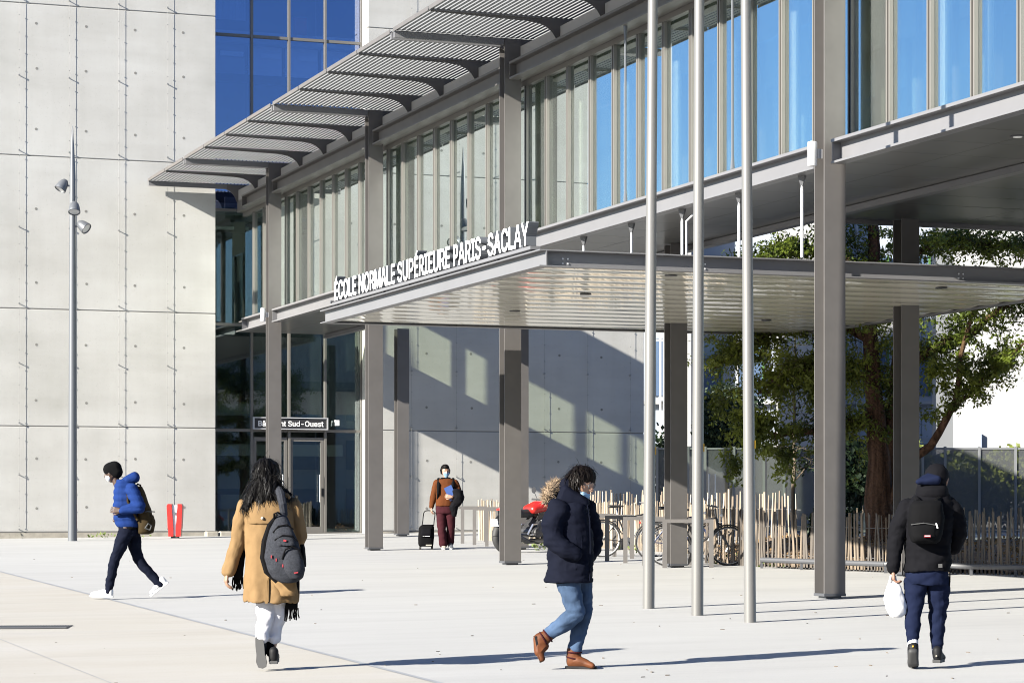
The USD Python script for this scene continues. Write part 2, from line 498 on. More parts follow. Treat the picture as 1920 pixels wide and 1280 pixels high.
# ------------------------------------------------------------------ concrete building
WS = 60.4
JZ = [1.15, 3.74, 6.61, 10.35, 14.07, 17.8, 21.5]


def wall_block(t, w0, w1, zmin=None):
    part(t, 'wall_core', box(w0 + 0.012, w1 - 0.012, WS + 0.012, WS + 5.2, 0.2, JZ[-1] - 0.02), 'hole')
    part(t, 'plinth', box(w0 + 0.02, w1 - 0.02, WS - 0.03, WS + 0.3, 0.4, JZ[0] - 0.018), 'stone')
    for z0, z1 in zip(JZ[:-1], JZ[1:]):
        part(t, 'wall_panel', bevel_box(w0, w1, WS, WS + 0.2, z0 + 0.013, z1 - 0.013, 0.008), 'concrete')
    part(t, 'end_wall', box(w1 - 0.2, w1, WS + 0.205, WS + 5.2, 0.3, JZ[-1] - 0.01), 'concrete')
    part(t, 'end_wall', box(w0, w0 + 0.2, WS + 0.205, WS + 5.2, 0.3, JZ[-1] - 0.01), 'concrete')


def fittings(t, w0, w1, first, zs):
    """tie holes, pegs and thin steel climbing cables with their clips"""
    holes, k = [], 0
    w = first
    while w < w1:
        if w - 0.19 > w0:
            wc = w - 0.19
            segs = [tube([[wc, WS - 0.056, 1.3], [wc, WS - 0.056, JZ[-1] - 0.4]], 0.0035, 5)]
            z = 1.3
            while z < JZ[-1] - 0.5:
                segs.append(obox([wc, WS - 0.056, z], (1, 0, 0), (0, 1, 0), UP, 0.012, 0.008, 0.008))
                z += 0.43
            part(t, 'climbing_cable', segs, 'wire')
            for z in zs:
                part(t, 'peg', [tube([[wc, WS + 0.0, z], [wc, WS - 0.062, z]], [0.013, 0.011], 8), lathe([(0.021, 0), (0.021, 0.01)], (wc, WS - 0.07, z), (0, 1, 0), 10)], 'peg_steel')
        wh = w - 0.19 + 0.42
        for z in (1.75, 2.95, 4.35, 5.75, 7.25, 9.05, 11.0, 12.5, 13.6, 15.2, 16.8):
            if w0 + 0.1 < wh < w1 - 0.1:
                holes.append(lathe([(0.034, 0), (0.034, 0.004), (0.02, 0.005)], (wh + rng.normal(0, 0.01), WS - 0.0035, z + rng.normal(0, 0.012)), (0, 1, 0), 10))
        w += 1.224
    part(t, 'tie_hole', holes, 'hole', kind='stuff')


PEGZ = [1.22, 2.55, 3.82, 5.28, 6.73, 8.6, 10.47, 12.3, 14.2, 16.1]
tb = thing('concrete_building', 'pale fair-faced concrete building with cables pegged along its wall', 'building', (14, WS, 1))
wall_block(tb, 5.6, 14.254)
fittings(tb, 5.6, 14.2, 9.545 - 1.224 * 2, PEGZ)
wall_block(tb, 18.25, 25.95)
fittings(tb, 18.25, 25.9, 18.25 + 1.35, PEGZ)
# recessed glass strip between the two walls
GS = 61.0
part(tb, 'reveal', box(14.06, 14.25, WS + 0.22, GS + 0.1, 0.6, 21.4), 'mullion')
strip_w = [14.27, 15.33, 16.31, 17.27, 18.24]
rows = [1.12, 3.72, 6.4, 9.3, 12.05 + 1.7, 17.4, 21.0]
for i, (z0, z1) in enumerate(zip(rows[:-1], rows[1:])):
    for a, b in zip(strip_w[:-1], strip_w[1:]):
        if i == 0 and 15.2 < a < 17:
            continue
        part(tb, 'window_pane', box(a + 0.03, b - 0.03, GS - 0.006, GS + 0.006, z0 + 0.03, z1 - 0.03), 'strip_glass' if i > 2 else 'door_glass')
    part(tb, 'transom', box(14.27, 18.24, GS - 0.05, GS + 0.05, z1 - 0.035, z1 + 0.035), 'mullion')
for w in strip_w[1:]:
    part(tb, 'mullion', box(w - 0.03, w + 0.03, GS - 0.07, GS + 0.048, 1.06, 21.0), 'mullion')
part(tb, 'sill', box(14.27, 18.24, GS - 0.09, GS + 0.1, 0.9, 1.12), 'mullion')
# rooms behind the strip
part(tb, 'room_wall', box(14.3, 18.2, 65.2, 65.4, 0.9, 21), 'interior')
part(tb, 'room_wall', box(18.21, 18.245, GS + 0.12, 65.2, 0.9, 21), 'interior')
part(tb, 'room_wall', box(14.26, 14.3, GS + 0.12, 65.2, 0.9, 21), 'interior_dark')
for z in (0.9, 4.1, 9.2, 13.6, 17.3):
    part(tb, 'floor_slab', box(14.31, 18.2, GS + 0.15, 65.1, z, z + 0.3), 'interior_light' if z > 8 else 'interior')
for z in (13.2, 9.0, 16.9, 13.2):
    for w in (14.8, 15.8, 16.8, 17.7):
        part(tb, 'strip_light', box(w - 0.3, w + 0.3, GS + 0.9 + (z % 1), GS + 1.1 + (z % 1), z - 0.08, z), 'lamp_glow')
for a, c in ((15.42, 16.25), (16.38, 17.2), (17.33, 18.16)):
    part(tb, 'screen', box(a, c, GS + 0.1, GS + 0.13, 3.8, 6.3), 'screen_grey')
part(tb, 'light_band', box(14.4, 18.1, GS + 1.2, GS + 1.3, 3.1, 3.4), 'interior_light')
part(tb, 'desk', box(15.0, 16.2, GS + 2.0, GS + 2.8, 1.0, 2.1), 'interior_light')
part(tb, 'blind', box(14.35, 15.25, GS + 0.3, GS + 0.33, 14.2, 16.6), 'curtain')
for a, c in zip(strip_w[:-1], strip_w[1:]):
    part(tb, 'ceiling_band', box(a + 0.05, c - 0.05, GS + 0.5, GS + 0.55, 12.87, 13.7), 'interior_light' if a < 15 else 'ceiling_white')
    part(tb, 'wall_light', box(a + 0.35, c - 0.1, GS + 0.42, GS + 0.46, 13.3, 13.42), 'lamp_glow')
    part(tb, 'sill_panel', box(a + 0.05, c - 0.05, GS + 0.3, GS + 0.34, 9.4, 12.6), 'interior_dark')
part(tb, 'chair_back', box(16.55, 16.9, GS + 0.4, GS + 0.45, 13.95, 14.4), 'red_paint')
# entrance doors
for a, b in ((15.37, 16.26), (16.33, 17.23)):
    d = part(tb, 'door', [box(a, a + 0.08, GS - 0.04, GS + 0.03, 1.12, 3.55), box(b - 0.08, b, GS - 0.04, GS + 0.03, 1.12, 3.55), box(a + 0.08, b - 0.08, GS - 0.04, GS + 0.03, 3.45, 3.55), box(a + 0.08, b - 0.08, GS - 0.04, GS + 0.03, 1.12, 1.26)], 'mullion')
    part(d, 'pane', box(a + 0.08, b - 0.08, GS - 0.006, GS + 0.006, 1.26, 3.45), 'door_glass')
    part(d, 'handle', tube([[b - 0.13, GS - 0.1, 1.9], [b - 0.13, GS - 0.1, 2.6]], 0.014, 8), 'silver')
    part(d, 'lock', box(b - 0.07, b - 0.02, GS - 0.07, GS - 0.04, 2.05, 2.25), 'black_paint')
part(tb, 'wall_camera', [box(17.5, 17.6, GS - 0.2, GS - 0.08, 3.86, 4.0), tube([[17.55, GS - 0.08, 3.93], [17.55, GS, 3.93]], 0.02, 8)], 'white_paint')
part(tb, 'stone_block', [bevel_box(13.9 + k, 14.2 + k, WS - 0.55, WS - 0.3, 0.95, 1.16, 0.02) for k in (0.0, 0.35)], 'stone')

# entrance sign with its lettering
sgn = thing('building_sign', 'black sign in a light frame reading the south-west block name, over the doors', 'sign', (16.3, 60.3, 3.9))
part(sgn, 'panel', box(15.36, 17.27, GS - 0.19, GS - 0.13, 3.77, 4.03), 'sign_black')
part(sgn, 'frame', [box(15.33, 17.30, GS - 0.21, GS - 0.12, 4.03, 4.055), box(15.33, 17.30, GS - 0.21, GS - 0.12, 3.745, 3.77), box(15.33, 15.36, GS - 0.21, GS - 0.12, 3.77, 4.03), box(17.27, 17.30, GS - 0.21, GS - 0.12, 3.77, 4.03)], 'silver')
tm = meshkit.text_mesh('Bâtiment Sud-Ouest', 0.13, 0.006, bold=True)
tv = np.array(tm.vertices)
sc = 1.72 / np.ptp(tv[:, 0])
tv[:, 0] = (tv[:, 0] - tv[:, 0].min()) * sc
part(sgn, 'lettering', (np.stack([15.46 + tv[:, 0], GS - 0.19 - tv[:, 2] - 0.0005, 3.83 + tv[:, 1]], 1), np.array(tm.faces)), 'white_paint')
part(sgn, 'bracket', [box(w - 0.02, w + 0.02, GS - 0.125, GS - 0.06, 3.8, 3.84) for w in (15.5, 17.1)], 'dark_steel')

# ------------------------------------------------------------------ footbridge
# each bay: from one row of columns to the next
FC = [56.2, 48.1, 40.0, 28.1]
BAYS = [(56.2, 60.35, 4), (48.1, 56.2, 8), (40.0, 48.1, 8), (28.1, 40.0, 12), (18.0, 28.1, 10)]
ZB0, ZB1, ZT0, ZT1 = 6.09, 6.40, 9.12, 9.42
ZG0, ZG1 = 6.47, 9.07
WF, WG = 14.55, 15.0          # beam face, glass
fb = thing('glazed_footbridge', 'long glazed steel footbridge raised on grey columns across the picture', 'footbridge', (15.5, 40, 0.8))


def h_column(x, y, z1, k=1.0):
    z0 = float(zg(x, y)) - 0.02
    c = part(fb, 'column', [box(x - 0.15, x + 0.15, y - 0.14, y - 0.122, z0 + 0.05, z1), box(x - 0.15, x + 0.15, y + 0.122, y + 0.14, z0 + 0.05, z1), box(x - 0.007, x + 0.007, y - 0.1215, y + 0.1215, z0 + 0.05, z1)], 'taupe_steel')
    part(c, 'base_plate', [box(x - 0.155, x + 0.155, y - 0.145, y + 0.145, z0 + 0.05, z0 + 0.085), box(x - 0.11, x + 0.11, y - 0.1, y + 0.1, z0 - 0.05, z0 + 0.05)], 'dark_steel')
    return c


for y in FC:
    h_column(14.66, y, 9.84)
h_column(14.66, 18.0, 9.84)
BACK = [(60.5, 753), (50.4, 974), (41.2, 1267), (37.6, 1699)]
for d, px in BACK:
    p = ground_at(px, d)
    h_column(p[0], p[1], 6.15 if px < 1600 else 6.14)
for p in (ground_at(2300, 25.5), ):
    h_column(p[0], p[1], 6.05)


def ibeam(y0, y1, z0, z1, w, depth_out=0.13, fl=0.028, fl_top=0.04):
    """channel beam: web with a flange above and below, open towards the plaza"""
    return [box(w, w + depth_out + 0.05, y0, y1, z0, z0 + fl), box(w, w + depth_out + 0.05, y0, y1, z1 - fl_top, z1), box(w + depth_out, w + depth_out + 0.02, y0, y1, z0 + fl, z1 - fl_top),
            box(w + 0.012, w + depth_out, y0 + 0.003, y0 + 0.02, z0 + fl, z1 - fl_top), box(w + 0.012, w + depth_out, y1 - 0.02, y1 - 0.003, z0 + fl, z1 - fl_top)]


for y0, y1, n in BAYS:
    a, b = y0 + (0.24 if y0 > 17 else 0), y1 - (0.24 if y1 < 60 else 1.45)
    part(fb, 'lower_beam', ibeam(a, b, ZB0, ZB1, WF), 'beam_steel')
    part(fb, 'upper_beam', ibeam(a, b, ZT0, ZT1, WF), 'taupe_steel')
    part(fb, 'beam_joint', [box(WF + 0.02, WF + 0.2, yy0, yy1, z0, z1) for yy0, yy1 in ((y0 + 0.15, a - 0.004), ) for z0, z1 in ((ZB0 + 0.05, ZB1 - 0.06), (ZT0 + 0.05, ZT1 - 0.06))], 'black_paint')
    part(fb, 'sill_rail', [box(WG - 0.16, WG + 0.05, y0, y1, ZB1 + 0.004, ZB1 + 0.03), box(WG - 0.05, WG + 0.05, y0, y1, ZB1 + 0.032, ZG0)], 'mullion')
    part(fb, 'head_rail', [box(WG - 0.06, WG + 0.05, y0, y1, ZG1, ZG1 + 0.09), box(WG - 0.2, WG + 0.05, y0, y1, ZG1 + 0.092, ZT1 + 0.04)], 'mullion')
    st = (y1 - y0) / n
    for k in range(n):
        ya = y0 + k * st
        part(fb, 'mullion', [box(WG - 0.06, WG - 0.008, ya - 0.05, ya - 0.02, ZG0, ZG1), box(WG - 0.06, WG - 0.008, ya + 0.02, ya + 0.05, ZG0, ZG1)], 'mullion')
        part(fb, 'mullion_gasket', box(WG - 0.02, WG + 0.05, ya - 0.0195, ya + 0.0195, ZG0, ZG1), 'dark_steel')
        pv, pf = box(WG - 0.006, WG + 0.006, ya + 0.054, ya + st - 0.054, ZG0, ZG1)
        tilt = rng.normal(0, 0.0012)
        pv[:, 0] += (pv[:, 1] - ya - st / 2) * tilt + (pv[:, 2] - 7.7) * rng.normal(0, 0.0006)
        part(fb, 'window_pane', (pv, pf), 'facade_glass')
        if rng.random() < 0.35:
            part(fb, 'curtain', box(WG + 0.25, WG + 0.27, ya + 0.06, ya + 0.06 + st * rng.uniform(0.12, 0.3), ZG0 + 0.1, ZG1 - 0.05), 'curtain')
    # soffit planks and roof
    m = max(1, round((b - a) / 0.99))
    for k in range(m):
        ya = y0 + (y1 - y0) * k / m
        yb = y0 + (y1 - y0) * (k + 1) / m
        for wa, wb in ((WF + 0.21, 15.85), (15.85, 17.2)):
            part(fb, 'soffit_panel', box(wa + 0.004, wb - 0.004, ya + 0.004, yb - 0.004, 6.16, 6.19), 'soffit_grey')
    part(fb, 'floor_slab', box(WG + 0.06, 17.15, y0, y1, 6.2, 6.46), 'interior')
    part(fb, 'roof_slab', box(WG - 0.2, 17.2, y0, y1, ZT1 + 0.042, ZT1 + 0.3), 'roof_grey')
    part(fb, 'ceiling', box(WG + 0.06, 17.1, y0, y1, ZG1 + 0.02, ZG1 + 0.1), 'interior_light')
    part(fb, 'rear_beam', box(17.05, 17.2, y0, y1, 6.06, 6.15), 'beam_steel')
    if y1 > 34:
        for k in range(n):
            ya = y0 + k * st
            part(fb, 'rear_pane', box(17.08, 17.1, ya + 0.05, ya + st - 0.05, ZG0, ZG1), 'facade_glass')
            part(fb, 'rear_mullion', box(17.05, 17.18, ya - 0.045, ya + 0.045, ZG0, ZG1), 'mullion')

# the wide hall that the footbridge joins on the right
hl = thing('raised_hall', 'broad hall floor with dark panelled underside, top right of the picture', 'building', (25, 26, 6))
part(hl, 'floor_slab', box(17.22, 42, 10, 33.7, 6.2, 6.46), 'interior')
part(hl, 'roof_slab', box(17.22, 42, 10, 33.7, 9.46, 9.72), 'roof_grey')
part(hl, 'edge_beam', box(17.22, 42, 33.6, 33.72, 6.1, 6.19), 'beam_steel')
part(hl, 'hall_wall', box(17.4, 42, 33.4, 33.5, 6.47, 9.45), 'interior_light')
part(hl, 'hall_wall', box(41.8, 42, 10, 33.3, 6.47, 9.45), 'interior')
wx = np.arange(17.24, 42, 2.47)
for wa, wb in zip(wx[:-1], wx[1:]):
    yy = 33.6
    while yy > 11:
        part(hl, 'soffit_panel', box(wa + 0.004, wb - 0.004, yy - 0.98, yy - 0.006, 6.16 + rng.normal(0, 0.0008), 6.19), 'soffit_grey')
        yy -= 0.99
dl = at(1908, 268, 29.3)
for p in (dl, ):
    part(hl, 'downlight', lathe([(0.09, 0), (0.09, 0.012)], (p[0], p[1], 6.148), (0, 0, 1), 20), 'dark_steel')
    part(hl, 'downlight_lens', lathe([(0.055, 0), (0.055, 0.006)], (p[0], p[1], 6.1415), (0, 0, 1), 20), 'lamp_glow')

# ------------------------------------------------------------------ slatted sunshade
SW0, SW1, ZS = 12.5, 15.7, 9.86
words = ['at the near end above the picture edge', 'above the entrance canopy', 'in the second bay from the concrete wall, steeply foreshortened', 'between the two left columns', 'touching the concrete wall at its far end']
for bi, (y0, y1) in enumerate([(18.1, 28.0), (28.2, 39.93), (40.07, 48.03), (48.17, 56.13), (56.27, 60.25)]):
    t = thing('slatted_sunshade', 'grey metal slatted sunshade ' + words[bi], 'sunshade', (14, (y0 + y1) / 2, ZS))
    npan = max(1, round((y1 - y0) / 2.0))
    st = (y1 - y0) / npan
    w = SW0 + 0.05
    while w < SW1:
        part(t, 'slat', box(w, w + 0.045, y0 + 0.02, y1 - 0.02, ZS, ZS + 0.030), 'slat_steel')
        w += 0.090
    for k in range(npan):
        part(t, 'edge_plate', box(SW0, SW0 + 0.012, y0 + k * st + 0.03, y0 + (k + 1) * st - 0.03, ZS - 0.03, ZS + 0.04), 'taupe_steel')
    arc = [(14.86 + 0.42 * math.cos(a) - 0.42, ZT1 + 0.08 + 0.3 * math.sin(a)) for a in np.linspace(0, math.pi / 2, 7)]
    arc2 = [(15.12 + 0.4 - 0.4 * math.cos(a), ZT1 + 0.08 + 0.28 * math.sin(a)) for a in np.linspace(math.pi / 2, 0, 7)]
    poly = [(SW0 + 0.03, ZS - 0.006), (SW0 + 0.03, ZS - 0.05), (14.2, ZS - 0.09)] + arc[::-1][:0] + [(14.3, ZS - 0.1), (14.44, ZS - 0.12), (14.56, ZS - 0.17), (14.66, ZS - 0.25), (14.72, ZS - 0.34), (14.75, ZT1 + 0.005),
            (15.05, ZT1 + 0.005), (15.06, ZS - 0.3), (15.12, ZS - 0.2), (15.24, ZS - 0.13), (15.45, ZS - 0.09), (SW1, ZS - 0.08), (SW1, ZS - 0.006)]
    for k in range(npan + 1):
        yk = y0 + k * st
        yk = min(max(yk, y0 + 0.02), y1 - 0.02)
        part(t, 'bracket', prism(poly, (0, yk + 0.008, 0), (1, 0, 0), (0, 0, 1), (0, -1, 0), 0.016), 'taupe_steel')
        if k in (0, npan):
            part(t, 'cross_beam', box(SW0 + 0.02, 14.5, yk - 0.03, yk + 0.03, ZS - 0.13, ZS - 0.02), 'beam_steel')
        else:
            part(t, 'cross_bar', box(SW0 + 0.02, 14.45, yk - 0.028, yk - 0.009, ZS - 0.035, ZS - 0.004), 'beam_steel')

# ------------------------------------------------------------------ entrance canopy
CW0, CW1, CS0, CS1, CZ = 11.1, 19.9, 29.2, 39.5, 4.80
cn = thing('entrance_canopy', 'flat entrance canopy with steel edge channels and glossy cream underside', 'canopy', (15.5, 34, 4.8))
H = 0.215


def edge(x0, x1, y0, y1, side):
    """edge channel with flanges; side is the outward direction"""
    o = 0.09
    if side == 'w':
        return [box(x0, x0 + 0.16, y0, y1, CZ, CZ + 0.014), box(x0, x0 + 0.16, y0, y1, CZ + H - 0.016, CZ + H), box(x0 + o, x0 + o + 0.014, y0 + 0.0, y1, CZ + 0.014, CZ + H - 0.016)]
    if side == 'e':
        return [box(x1 - 0.16, x1, y0, y1, CZ, CZ + 0.014), box(x1 - 0.16, x1, y0, y1, CZ + H - 0.016, CZ + H), box(x1 - o - 0.014, x1 - o, y0, y1, CZ + 0.014, CZ + H - 0.016)]
    if side == 's':
        return [box(x0, x1, y0, y0 + 0.16, CZ, CZ + 0.014), box(x0, x1, y0, y0 + 0.16, CZ + H - 0.016, CZ + H), box(x0 - 0.07, x1, y0 + o, y0 + o + 0.014, CZ + 0.014, CZ + H - 0.016)]
    return [box(x0, x1, y1 - 0.16, y1, CZ, CZ + 0.014), box(x0, x1, y1 - 0.16, y1, CZ + H - 0.016, CZ + H), box(x0, x1, y1 - o - 0.014, y1 - o, CZ + 0.014, CZ + H - 0.016)]


part(cn, 'edge_channel', edge(CW0, CW0, CS0, CS1, 'w'), 'beam_steel')
part(cn, 'edge_channel', edge(CW0 + 0.163, CW1 - 0.163, CS0, 0, 's'), 'beam_steel')
part(cn, 'edge_channel', edge(0, CW1, CS0, CS1, 'e'), 'beam_steel')
part(cn, 'edge_channel', edge(CW0 + 0.163, CW1 - 0.163, 0, CS1, 'n'), 'beam_steel')
part(cn, 'roof_deck', box(CW0 + 0.17, CW1 - 0.17, CS0 + 0.17, CS1 - 0.17, CZ + 0.09, CZ + 0.17), 'roof_grey')
npl = 14
ys = np.linspace(CS0 + 0.165, CS1 - 0.165, npl + 1)
for k in range(npl):
    for wa, wb in ((CW0 + 0.168, 15.5), (15.506, CW1 - 0.168)):
        nw, nl = 8, 26
        uu, vv = np.meshgrid(np.linspace(0, 1, nl), np.linspace(0, 1, nw), indexing='ij')
        X = wa + (wb - wa) * uu
        Y = ys[k] + 0.004 + (ys[k + 1] - ys[k] - 0.008) * vv
        Z = CZ + 0.03 - 0.016 * np.sin(np.pi * vv) + 0.0035 * (meshkit.noise(np.stack([X * 1.4, Y * 3, np.full_like(X, k * 7.0)], -1), 5) - 0.5)
        v = np.stack([X, Y, Z], -1).reshape(-1, 3)
        f = np.array([[i * nw + j, i * nw + j + 1, (i + 1) * nw + j + 1, (i + 1) * nw + j] for i in range(nl - 1) for j in range(nw - 1)])
        part(cn, 'soffit_sheet', (v, np.vstack([f[:, [0, 1, 2]], f[:, [0, 2, 3]]])), 'cream_gloss', smooth=True)
for px, py in ((965, 584), (1098, 553), (1258, 518), (848, 612), (1270, 623), (1765, 541), (1437, 602)):
    dd = (CZ - EYE) * F_PX / (HY - py)
    p = at(px, py, dd)
    part(cn, 'downlight', lathe([(0.085, 0), (0.085, 0.02)], (p[0], p[1], CZ + 0.002), (0, 0, 1), 20), 'black_paint')
for w in np.arange(CW0 + 0.35, CW1, 1.93):
    part(cn, 'bolt_group', [lathe([(0.012, 0), (0.012, 0.012)], (w + a, CS0 + 0.078, CZ + 0.05 + b), (0, 1, 0), 6) for a in (0, 0.07) for b in (0, 0.06)], 'silver', kind='stuff')
for s in (36.72, 34.75, 32.85, 30.92, 29.0):
    y = s
    x = 14.72
    ztop = 6.15
    zb = CZ + 0.17 if s > CS0 else CZ + H
    r = part(cn, 'hanger_rod', tube([[x, y, zb], [x, y, ztop - 0.25], [x, y, ztop - 0.18], [x, y, ztop - 0.05]], [0.02, 0.022, 0.014, 0.02], 10), 'silver')
    part(r, 'clevis', [lathe([(0.02, 0), (0.06, 0.12), (0.07, 0.2)], (x, y, ztop - 0.2), (0, 0, 1), 4)], 'dark_steel')
for s in (34.75, 30.92):
    r = part(fb, 'hanger_rod', tube([[WF + 0.07, s, ZB1 + 0.02], [WF + 0.07, s, ZB1 + 0.2], [WF + 0.07, s, ZT0 - 0.2], [WF + 0.07, s, ZT0]], [0.035, 0.02, 0.02, 0.035], 8), 'mast_steel')
part(cn, 'down_pipe', tube([[14.72, 32.7, CZ + 0.17], [14.72, 32.7, 5.9], [14.85, 32.6, 6.05]], 0.018, 8), 'silver')

# ------------------------------------------------------------------ letters on the canopy
ls = thing('lettering_sign', 'raised white capital letters naming the school, standing along the canopy edge', 'sign', (11.2, 34, 5.2))
LX, LZ = CW0 + 0.1, CZ + H + 0.13
tm = meshkit.text_mesh('ÉCOLE NORMALE SUPÉRIEURE PARIS-SACLAY', 0.29, 0.15, bold=True)
tv = np.array(tm.vertices)
k0, k1 = 29.85, 38.95
tu = (tv[:, 0] - tv[:, 0].min()) / np.ptp(tv[:, 0])
tf = np.array(tm.faces)
comp = trimesh.graph.connected_components(np.vstack([tf[:, [0, 1]], tf[:, [1, 2]]]), nodes=np.arange(len(tv)))
# letters read from far to near: text start is far away
P3 = np.stack([LX - tv[:, 2] + 0.14, k1 - tu * (k1 - k0), LZ + tv[:, 1]], 1)
front = tv[:, 2] > 0.05
comps = sorted(comp, key=lambda c: tv[c, 0].min())
for c in comps:
    idx = np.full(len(tv), -1)
    idx[c] = np.arange(len(c))
    fs = tf[idx[tf[:, 0]] >= 0]
    fz = tv[fs][:, :, 2]
    face = np.all(fz > 0.05, axis=1)
    lt = part(ls, 'letter', (P3[c], idx[fs[face]]), 'white_paint')
    part(lt, 'letter_return', (P3[c], idx[fs[~face]]), 'mast_steel')
part(ls, 'rail', box(LX - 0.02, LX + 0.12, k0 - 0.1, k1 + 0.1, LZ - 0.075, LZ - 0.03), 'beam_steel')
yy = k0
while yy < k1 + 0.1:
    part(ls, 'post', box(LX + 0.03, LX + 0.07, yy - 0.02, yy + 0.02, CZ + H, LZ - 0.076), 'dark_steel')
    part(ls, 'foot', box(LX - 0.01, LX + 0.13, yy + 0.2, yy + 0.26, LZ - 0.03, LZ + 0.01), 'dark_steel')
    yy += 1.3

# wall lamps on two columns
for y, lab in ((28.1, 'silver cylinder lamp on the nearest tall column'), (56.2, 'small silver cylinder lamp on the leftmost column')):
    z = 6.12 if y > 50 else 6.08
    t = thing('wall_lamp', lab, 'lamp', (14.4, y, z), group=None)
    part(t, 'housing', lathe([(0.0, 0), (0.058, 0.002), (0.062, 0.012), (0.062, 0.30), (0.058, 0.312), (0, 0.314)], (14.40, y - 0.02, z), (0, 0, 1), 24), 'silver', smooth=40)
    part(t, 'arm', box(14.46, 14.53, y - 0.05, y + 0.01, z + 0.1, z + 0.22), 'silver')
# ------------------------------------------------------------------ poles and lamps in front
for i, (bx, by, tx, lab) in enumerate(((1216, 1140, 1224, 'left of the three tall grey flagpoles in front of the canopy'), (1307.5, 1153, 1311, 'middle one of the three tall grey flagpoles'), (1406.5, 1166, 1398, 'right, nearest of the three tall grey flagpoles'))):
    p = on_ground(bx, by)
    d = depth(p)
    q = at(tx, 0, d)
    top = p + (q - p) * 1.35
    t = thing('flagpole', lab, 'flagpole', p, group='flagpoles in front of the canopy')
    r0 = 11.2 / F_PX * d
    part(t, 'shaft', tube([p - UP * 0.05, p + (top - p) * 0.02, q, top], [r0, r0, r0 * 0.82, r0 * 0.74], 28), 'pole_steel', smooth=40)
    ty = at(bx + 9, 845 + i * -6, d)
    tp = p + (q - p) * ((ty[2] - p[2]) / (q[2] - p[2]))
    part(t, 'tag', obox(tp + RGT * r0 * 0.9, RGT, FWD, UP, 0.012, 0.025, 0.045), 'yellow_paint')
    part(t, 'cap', lathe([(r0 * 0.8, 0), (r0 * 0.8, 0.03), (0.01, 0.06)], top, (0, 0, 1), 20), 'silver')

p = on_ground(136, 1009)
p = ground_at(136, 57.6)
d = 57.6
t = thing('light_mast', 'slender pointed light mast with three bell floodlights by the left wall', 'lamp post', p)
zt = at(138, 236, d)[2]
part(t, 'shaft', tube([p - UP * 0.05, [p[0], p[1], at(0, 700, d)[2]], [p[0], p[1], at(0, 330, d)[2]], [p[0], p[1], at(0, 300, d)[2]], [p[0], p[1], zt]], [0.108, 0.09, 0.07, 0.055, 0.01], 20), 'mast_steel', smooth=40)
for px, py, tilt, back in ((117, 348, (-0.45, -0.3, -0.85), 0), (139.5, 390, (0.05, -0.45, -0.9), -0.16), (156, 424, (0.75, -0.35, -0.6), 0)):
    c = at(px, py, d + back)
    ax = RGT * tilt[0] + FWD * tilt[1] + UP * tilt[2]
    ax /= np.linalg.norm(ax)
    f = part(t, 'floodlight', lathe([(0.005, -0.17), (0.06, -0.155), (0.1, -0.1), (0.125, -0.02), (0.135, 0.06), (0.135, 0.075), (0.142, 0.078), (0.142, 0.12), (0.125, 0.122), (0.12, 0.08), (0, 0.078)], c, ax, 22), 'mast_steel', smooth=40)
    part(f, 'lens', lathe([(0.118, 0.1), (0.118, 0.104)], c, ax, 22), 'silver')
    part(t, 'arm', tube([[p[0], p[1], c[2] - 0.02], c - ax * 0.02], 0.022, 8), 'mast_steel')

# red dry-riser hydrant
p = ground_at(328.5, 59.6)
t = thing('fire_hydrant', 'red tapered fire hydrant cabinet with a white slot by the wall', 'hydrant', p)
zb, ztp = p[2], p[2] + 0.79
for s in (-1, 1):
    prof = [(0.03, 0.0), (0.15, 0.0), (0.155, 0.17), (0.165, 0.2), (0.19, 0.74), (0.165, 0.79), (0.075, 0.79), (0.06, 0.60), (0.03, 0.2)]
    poly = [(s * a, b) for a, b in prof]
    part(t, 'shell', prism(poly, p + UP * 0.04 + FWD * 0.14, RGT, UP, -FWD, 0.27), 'red_paint')
part(t, 'core', prism([(-0.028, 0.05), (0.028, 0.05), (0.07, 0.62), (0.06, 0.76), (-0.06, 0.76), (-0.07, 0.62)], p + UP * 0.04 + FWD * 0.12, RGT, UP, -FWD, 0.2), 'silver')
part(t, 'lock', lathe([(0.035, 0), (0.035, 0.03), (0.02, 0.03)], p + UP * 0.6 - FWD * 0.08, -FWD, 12), 'mast_steel')
part(t, 'base', obox(p + UP * 0.02, RGT, FWD, UP, 0.09, 0.09, 0.03), 'rubber')

# ------------------------------------------------------------------ bicycle hoops
hp0, hp1 = ground_at(912, 55.5), ground_at(1336, 41.0)
row = hp1 - hp0
hoop_n = 15
hoop_src = None
NTH = ['', 'second', 'third', 'fourth', 'fifth', 'sixth', 'seventh']
far_n = near_n = 0
for i in range(hoop_n):
    q = hp0 + row * i / (hoop_n - 1)
    q[2] = zg(q[0], q[1])
    if 47.2 < depth(q) < 50.4:      # the motorcycle stands in this gap
        continue
    qd = depth(q)
    k_ = i if qd > 49 else hoop_n - 1 - i
    lab = (('farthest' if qd > 49 else 'nearest') if k_ == 0 else NTH[k_]) + ('' if k_ == 0 else ' from the far end,' if qd > 49 else ' from the near end,') + ' grey steel bicycle hoop, ' + ('left of' if qd > 49 else 'right of') + ' the motorcycle'
    if hoop_src is None:
        t = thing('bike_hoop', lab, 'bike rack', q, group='bicycle hoops in a row behind the columns')
        for dx in (-0.80, -0.02):
            part(t, 'post', obox(q + RGT * dx + UP * 0.38, RGT, FWD, UP, 0.038, 0.012, 0.43), 'taupe_steel')
        part(t, 'top_bar', obox(q + RGT * -0.41 + UP * 0.78, RGT, FWD, UP, 0.351, 0.012, 0.03), 'taupe_steel')
        hoop_src = t
    else:
        dup(hoop_src, q, lab)

